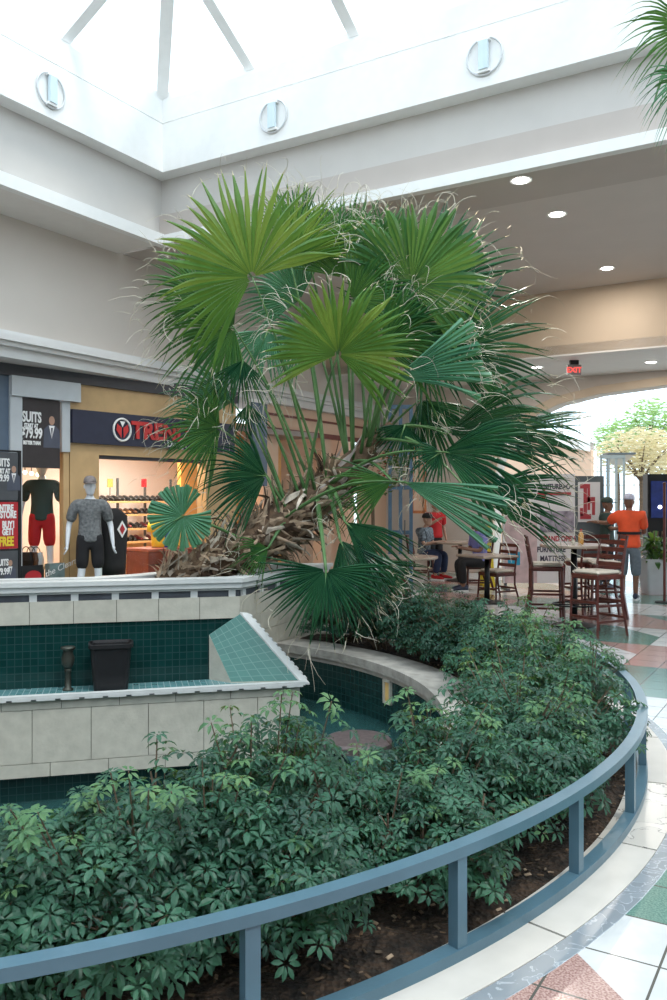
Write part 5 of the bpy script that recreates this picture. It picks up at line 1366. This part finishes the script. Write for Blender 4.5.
for k in range(4): mb.tube([(0.05*k-.08, 0, .5), (.06*k-.09, .02, .9), (.07*k-.1, 0, 1.1)], .012, 6)
mb.build('stems', stem_m, t, local=True)
# stanchion
p = Vector(P2(664.5, 13.6)); t = thing('stanchion', 'slim dark reddish post standing at the right edge', 'post', p)
mb = MB(); mb.lathe([(.022, 0.02), (.022, 1.9), (.03, 1.92), (.01, 1.94)], n=12); mb.build('pole', cherry, t, local=True); mb = MB(); mb.lathe([(.15, 0), (.15, .015), (.03, .03)], n=24); mb.build('base', blackm, t, local=True)
# blue framed door beside the left wall
def frame_door(u0, u1, v0, Y, lab, m_, name='glass_door', mull=2, pane=True, rails=(1.0,), fw=.07):
    a, b = at(u0, 500, Y), at(u1, 500, Y); h = EYE+(500-v0)/F*Y; t = thing(name, lab, 'door', ((a.x+b.x)/2, Y, 0))
    mb = MB(); W = b.x-a.x
    for k in range(mull+1): mb.box((a.x+W*k/mull, Y, h/2), (fw, .06, h))
    for z in (0.05, h-.04)+rails: mb.box(((a.x+b.x)/2, Y, z), (W, .08, .08))
    mb.build('frame', m_, t)
    mb = MB(); mb.box(((a.x+b.x)/2, Y, h/2), (W, .012, h-.1)); mb.build('pane', glass, t)
    mb = MB(); mb.tube([((a.x+b.x)/2+.08, Y-.08, .95), ((a.x+b.x)/2+.08, Y-.08, 1.25)], .015, 8); mb.build('handle', framegrey, t)
    return t
frame_door(390, 411, 405, 17.0, 'tall blue metal framed door seen through the palm leaves', glassblue, rails=(1.0, 1.9, 2.6))
frame_door(601, 624, 455, 18.9, 'glass entrance door with slim grey frame left of the person in orange', plain('pale_grey_frame', (.35, .42, .44), .4, noise=.05), mull=3, rails=(), fw=.035)
a, b = at(412, 512, 18.0), at(425, 448, 18.0); t = thing('wall_frame', 'orange wooden frame on the wall beside the blue door', 'frame', ((a.x+b.x)/2, 18.0, a.z))
orange_w = plain('orange_wood', (.48, .17, .06), .5, noise=.15)
mb = MB(); W = b.x-a.x; H_ = b.z-a.z; c = (a+b)/2
mb.box((a.x, 18, c.z), (.06, .05, H_)); mb.box((b.x, 18, c.z), (.06, .05, H_)); mb.box((c.x, 18, a.z), (W, .05, .06)); mb.box((c.x, 18, b.z), (W, .05, .06)); mb.build('moulding', orange_w, t)
mb = MB(); mb.box((c.x, 18.03, c.z), (W, .02, H_)); mb.build('backing', peach, t)
# flower display behind crown
p = at(372, 470, 14.5); t = thing('flowering_plant', 'bushy green plant with red flowers behind the palm crown', 'plant', (p.x, p.y, 0))
mb = MB(); mb.lathe([(.2, 0), (.28, .5), (.3, .55), (.26, .55)], (0, 0, 0), 20); mb.build('pot', peach, t, local=True)
mb = MB(); mb.tube([(0, 0, .5), (.02, 0, 1.2), (0, 0, 2.0)], .03, 8); mb.build('stem', stem_m, t, local=True)
mb = MB(); fl = MB(); rnd = random.Random(8)
for k in range(900):
    v = Vector((rnd.gauss(0, 1), rnd.gauss(0, 1), rnd.gauss(0, 1))).normalized()*rnd.uniform(.6, 1)**.5
    c = Vector((v.x*.62, v.y*.5, 2.15+v.z*.45)); R = Matrix.Rotation(rnd.uniform(0, 6.28), 3, 'Z')@Matrix.Rotation(rnd.uniform(-1, 1), 3, 'X'); w = .045
    (fl if k % 12 == 0 else mb).add([c+R@Vector((-w, 0, 0)), c+R@Vector((0, -w*.5, 0)), c+R@Vector((w, 0, .01)), c+R@Vector((0, w*.5, 0))], [(0, 1, 2, 3)])
mb.build('foliage', potleaf, t, local=True); fl.build('flowers', red_c, t, local=True)

# exit sign and downlights
c = on_back(574, 357, 16.1); z1_ = 4.30
t = thing('exit_sign', 'small ceiling-hung exit sign with glowing red letters', 'exit sign', (c.x, c.y, 4.0))
mb = MB(); mb.box((c.x, c.y, 4.12), (.26, .05, .19)); mb.build('housing', plain('grey_housing', (.30, .28, .28), .5, noise=.05), t)
mb = MB(); mb.box((c.x, c.y, 4.26), (.16, .08, .08)); mb.build('canopy', blackm, t)
text('letters', 'EXIT', .14, (c.x-.15, c.y-.03, 4.07), (1, 0, 0), exit_e, t, depth=.003, bold=.003)
def downlight(p, lab, r=.11, pw=40):
    t = thing('downlight', lab, 'ceiling light', p, 0, 'recessed ceiling downlights')
    mb = MB(); mb.lathe([(r*.8, -.002), (r, -.004), (r*1.18, -.010), (r*1.2, .002)], n=28); mb.build('trim_ring', white, t, local=True)
    mb = MB(); mb.lathe([(r*.82, -.014), (r*.84, -.004)], n=28); mb.build('lens', screen_e, t, local=True)
    li = bpy.data.lights.new('downlight_lamp', 'AREA'); li.shape = 'DISK'; li.size = .2; li.energy = pw; li.color = (1, .93, .84); lo = bpy.data.objects.new('downlight_lamp', li); C.objects.link(lo); lo.parent = t; lo.location = (0, 0, -.03)
    return t
def on_ceil(u, v, z): return at(u, v, (z-EYE)*F/(500-v))
downlight(on_ceil(521, 180, 5.44), 'nearest bright round downlight in the ceiling, right of the palm top')
downlight(on_ceil(557, 214, 5.50), 'middle one of the three bright downlights in a row')
downlight(on_ceil(607, 268, 5.50), 'farthest of the three bright downlights in the wide ceiling')
downlight(on_ceil(651, 362, 4.30), 'small downlight in the low ceiling right of the exit sign', pw=30)
downlight(on_ceil(537, 367, 4.30), 'small downlight in the low ceiling left of the exit sign, behind leaf tips', pw=30)

# ------------------------------------------------------------------ beyond the arch
mb = MB(); mb.keep = True
# pale gable wall with a sweeping white edge
pts = [(-12, 4.2), (-9.9, 4.15), (-8.9, 3.9), (-7.9, 3.55), (-6.9, 3.25), (-6.0, 3.05), (-6.0, 0), (-12, 0)]
Y2 = 24
front = [hall(x, Y2, z) for x, z in pts]; back = [hall(x, Y2+.3, z) for x, z in pts]; k = len(pts)
mb.add(front+back, [tuple(range(k)), tuple(range(2*k-1, k-1, -1))]+[(i, (i+1) % k, k+(i+1) % k, k+i) for i in range(k)])
struct(mb.build('wall_far', peach))
mb = MB(); mb.keep = True
for (xa, za), (xb, zb) in zip(pts[:5], pts[1:6]):
    mb.add([hall(xa, Y2-.1, za-.05), hall(xb, Y2-.1, zb-.05), hall(xb, Y2-.1, zb+.22), hall(xa, Y2-.1, za+.22), hall(xa, Y2+.3, za-.05), hall(xb, Y2+.3, zb-.05), hall(xb, Y2+.3, zb+.22), hall(xa, Y2+.3, za+.22)], [(0, 1, 2, 3), (3, 2, 6, 7), (0, 4, 5, 1), (7, 6, 5, 4)])
struct(mb.build('trim_7', white))
# far window wall: white grid with glass
gw = thing('window_wall', 'tall white gridded window wall far beyond the arch', 'window wall', hall(-3, 34, 0))
mb = MB()
for k in range(34): hprism(mb, -16+k*.7, -16+k*.7+.06, 34, 34.1, 0, 11)
for k in range(20): hprism(mb, -16, 8, 34, 34.08, k*.55, k*.55+.06)
mb.build('grid', white, gw)
mb = MB(); hprism(mb, -16, 8, 34.2, 34.22, 0, 11); mb.build('glass', glass, gw)
def blobtree(lab, u, v, Y, rx, rz, m_, leaves=2600, h=None, seed=1):
    p = at(u, v, Y); t = thing('indoor_tree', lab, 'tree', (p.x, p.y, 0), 0, 'trees beyond the arch'); rnd = random.Random(seed); mb = MB()
    for k in range(leaves):
        d = Vector((rnd.gauss(0, 1), rnd.gauss(0, 1), rnd.gauss(0, 1))).normalized()*rnd.random()**.4; c = Vector((d.x*rx, d.y*rx, p.z+d.z*rz)); R = Matrix.Rotation(rnd.uniform(0, 6.28), 3, 'Z')@Matrix.Rotation(rnd.uniform(-1.3, 1.3), 3, 'X'); w = rnd.uniform(.06, .13)
        mb.add([c+R@Vector((-w, 0, 0)), c+R@Vector((0, -w*.3, 0)), c+R@Vector((w, 0, .02)), c+R@Vector((0, w*.3, 0))], [(0, 1, 2, 3)])
    mb.build('crown', m_, t, local=True)
    mb = MB(); zc = p.z; mb.tube([(0, 0, 0), (.05, 0, zc*.5), (0, 0, zc)], [.09, .07, .04], 8)
    for k in range(7): a = k*.9; mb.tube([(0.03, 0, zc*.72), (rx*.35*math.cos(a), rx*.35*math.sin(a), zc*.9), (rx*.75*math.cos(a), rx*.75*math.sin(a), zc+rz*.2)], [.04, .025, .01], 6)
    mb.build('trunk', stem_m, t, local=True)
blobtree('straw-coloured spreading tree beyond the arch', 640, 452, 25, 1.25, .75, tanleaf, 2200, seed=1)
blobtree('straw-coloured tree at the right edge beyond the arch', 672, 462, 27, 1.2, .6, tanleaf, 1500, seed=2)
blobtree('fresh green tree rising behind the straw-coloured one', 650, 425, 30, .95, 1.0, softleaf, 1700, seed=3)
blobtree('pale green tree just right of the palm leaf tips', 617, 440, 30, .9, .8, softleaf, 1200, seed=4)
# kiosk awning beyond
p = at(619, 454, 22); t = thing('awning', 'dark edged pale canopy hanging over the glass doors beyond the arch', 'canopy', (p.x, p.y, p.z-.3))
mb = MB(); mb.box(p, (.70, .5, .05)); mb.build('edge', framegrey, t); mb = MB()
mb.add([p+Vector((-.32, -.2, -.03)), p+Vector((.32, -.2, -.03)), p+Vector((.15, .1, -.28)), p+Vector((-.15, .1, -.28)), p+Vector((-.32, .2, -.03)), p+Vector((.32, .2, -.03))], [(0, 1, 2, 3), (0, 3, 4), (1, 5, 2), (4, 3, 2, 5)]); mb.build('shade', seatpad, t)
mb = MB(); mb.tube([(p.x-.3, p.y, 0), (p.x-.3, p.y, p.z)], .03, 8); mb.build('post', framegrey, t)

# ------------------------------------------------------------------ light
w = bpy.data.worlds.new('World'); bpy.context.scene.world = w; w.use_nodes = True
bg = w.node_tree.nodes['Background']; bg.inputs['Color'].default_value = (.80, .92, 1, 1); bg.inputs['Strength'].default_value = 2.55
sun = bpy.data.lights.new('sun', 'SUN'); sun.energy = 1.5; sun.angle = math.radians(14); sun.color = (1, .95, .86)
so = bpy.data.objects.new('sun', sun); C.objects.link(so)
d = -(Vector((.35, -.42, 1.0))).normalized(); so.rotation_euler = d.to_track_quat('-Z', 'Y').to_euler()
def lamp(name, p, e, size=.4, col=(1, .86, .70), par=None):
    li = bpy.data.lights.new(name, 'AREA'); li.size = size; li.energy = e; li.color = col; lo = bpy.data.objects.new(name, li); C.objects.link(lo); lo.location = p
for s, d_ in ((su(120, 2), 2.2), (su(160, 2.4), 2.6), (su(150, 1), 1.0)): lamp('shop_fill', SP(s, d_, 2.86), 75)  # unseen area lights added to brighten the shop interior
lamp('shop_fill', SP(su(40, 1), 1.2, 2.86), 40)  # one more added light, for the left bay
# ceiling track spots visible in the left bay
for i, u in enumerate((25, 31.5, 38)):
    p = SP(su(u, .6), .6, zt(u, 472+i*1.2, .6)); t = thing('spot_lamp', ('left', 'middle', 'right')[i]+' one of three small glowing warm bulbs in the left shop window', 'lamp', p, 0, 'bulbs in the left shop window')
    mb = MB(); mb.lathe([(.005, -.035), (.025, -.02), (.03, 0), (.02, .02)], p, 12); mb.build('bulb', plain('warm_bulb', (1, .8, .5), .4, emit=(1, .75, .4), es=12, noise=.01), t)
    mb = MB(); mb.tube([p+Vector((0, 0, .02)), Vector((p.x, p.y, 2.9))], .006, 6); mb.build('cord', blackm, t)

cam = bpy.data.cameras.new('Camera'); co = bpy.data.objects.new('Camera', cam); C.objects.link(co)
co.location = (0, 0, EYE); co.rotation_euler = (PI/2, 0, 0)
cam.sensor_fit = 'VERTICAL'; cam.sensor_height = 36; cam.sensor_width = 24; cam.lens = F/1000*36; cam.clip_end = 200
sc = bpy.context.scene; sc.camera = co
sc.view_settings.view_transform = 'Standard'; sc.view_settings.look = 'None'; sc.view_settings.exposure = 0; sc.view_settings.gamma = 1; sc.view_settings.use_curve_mapping = False
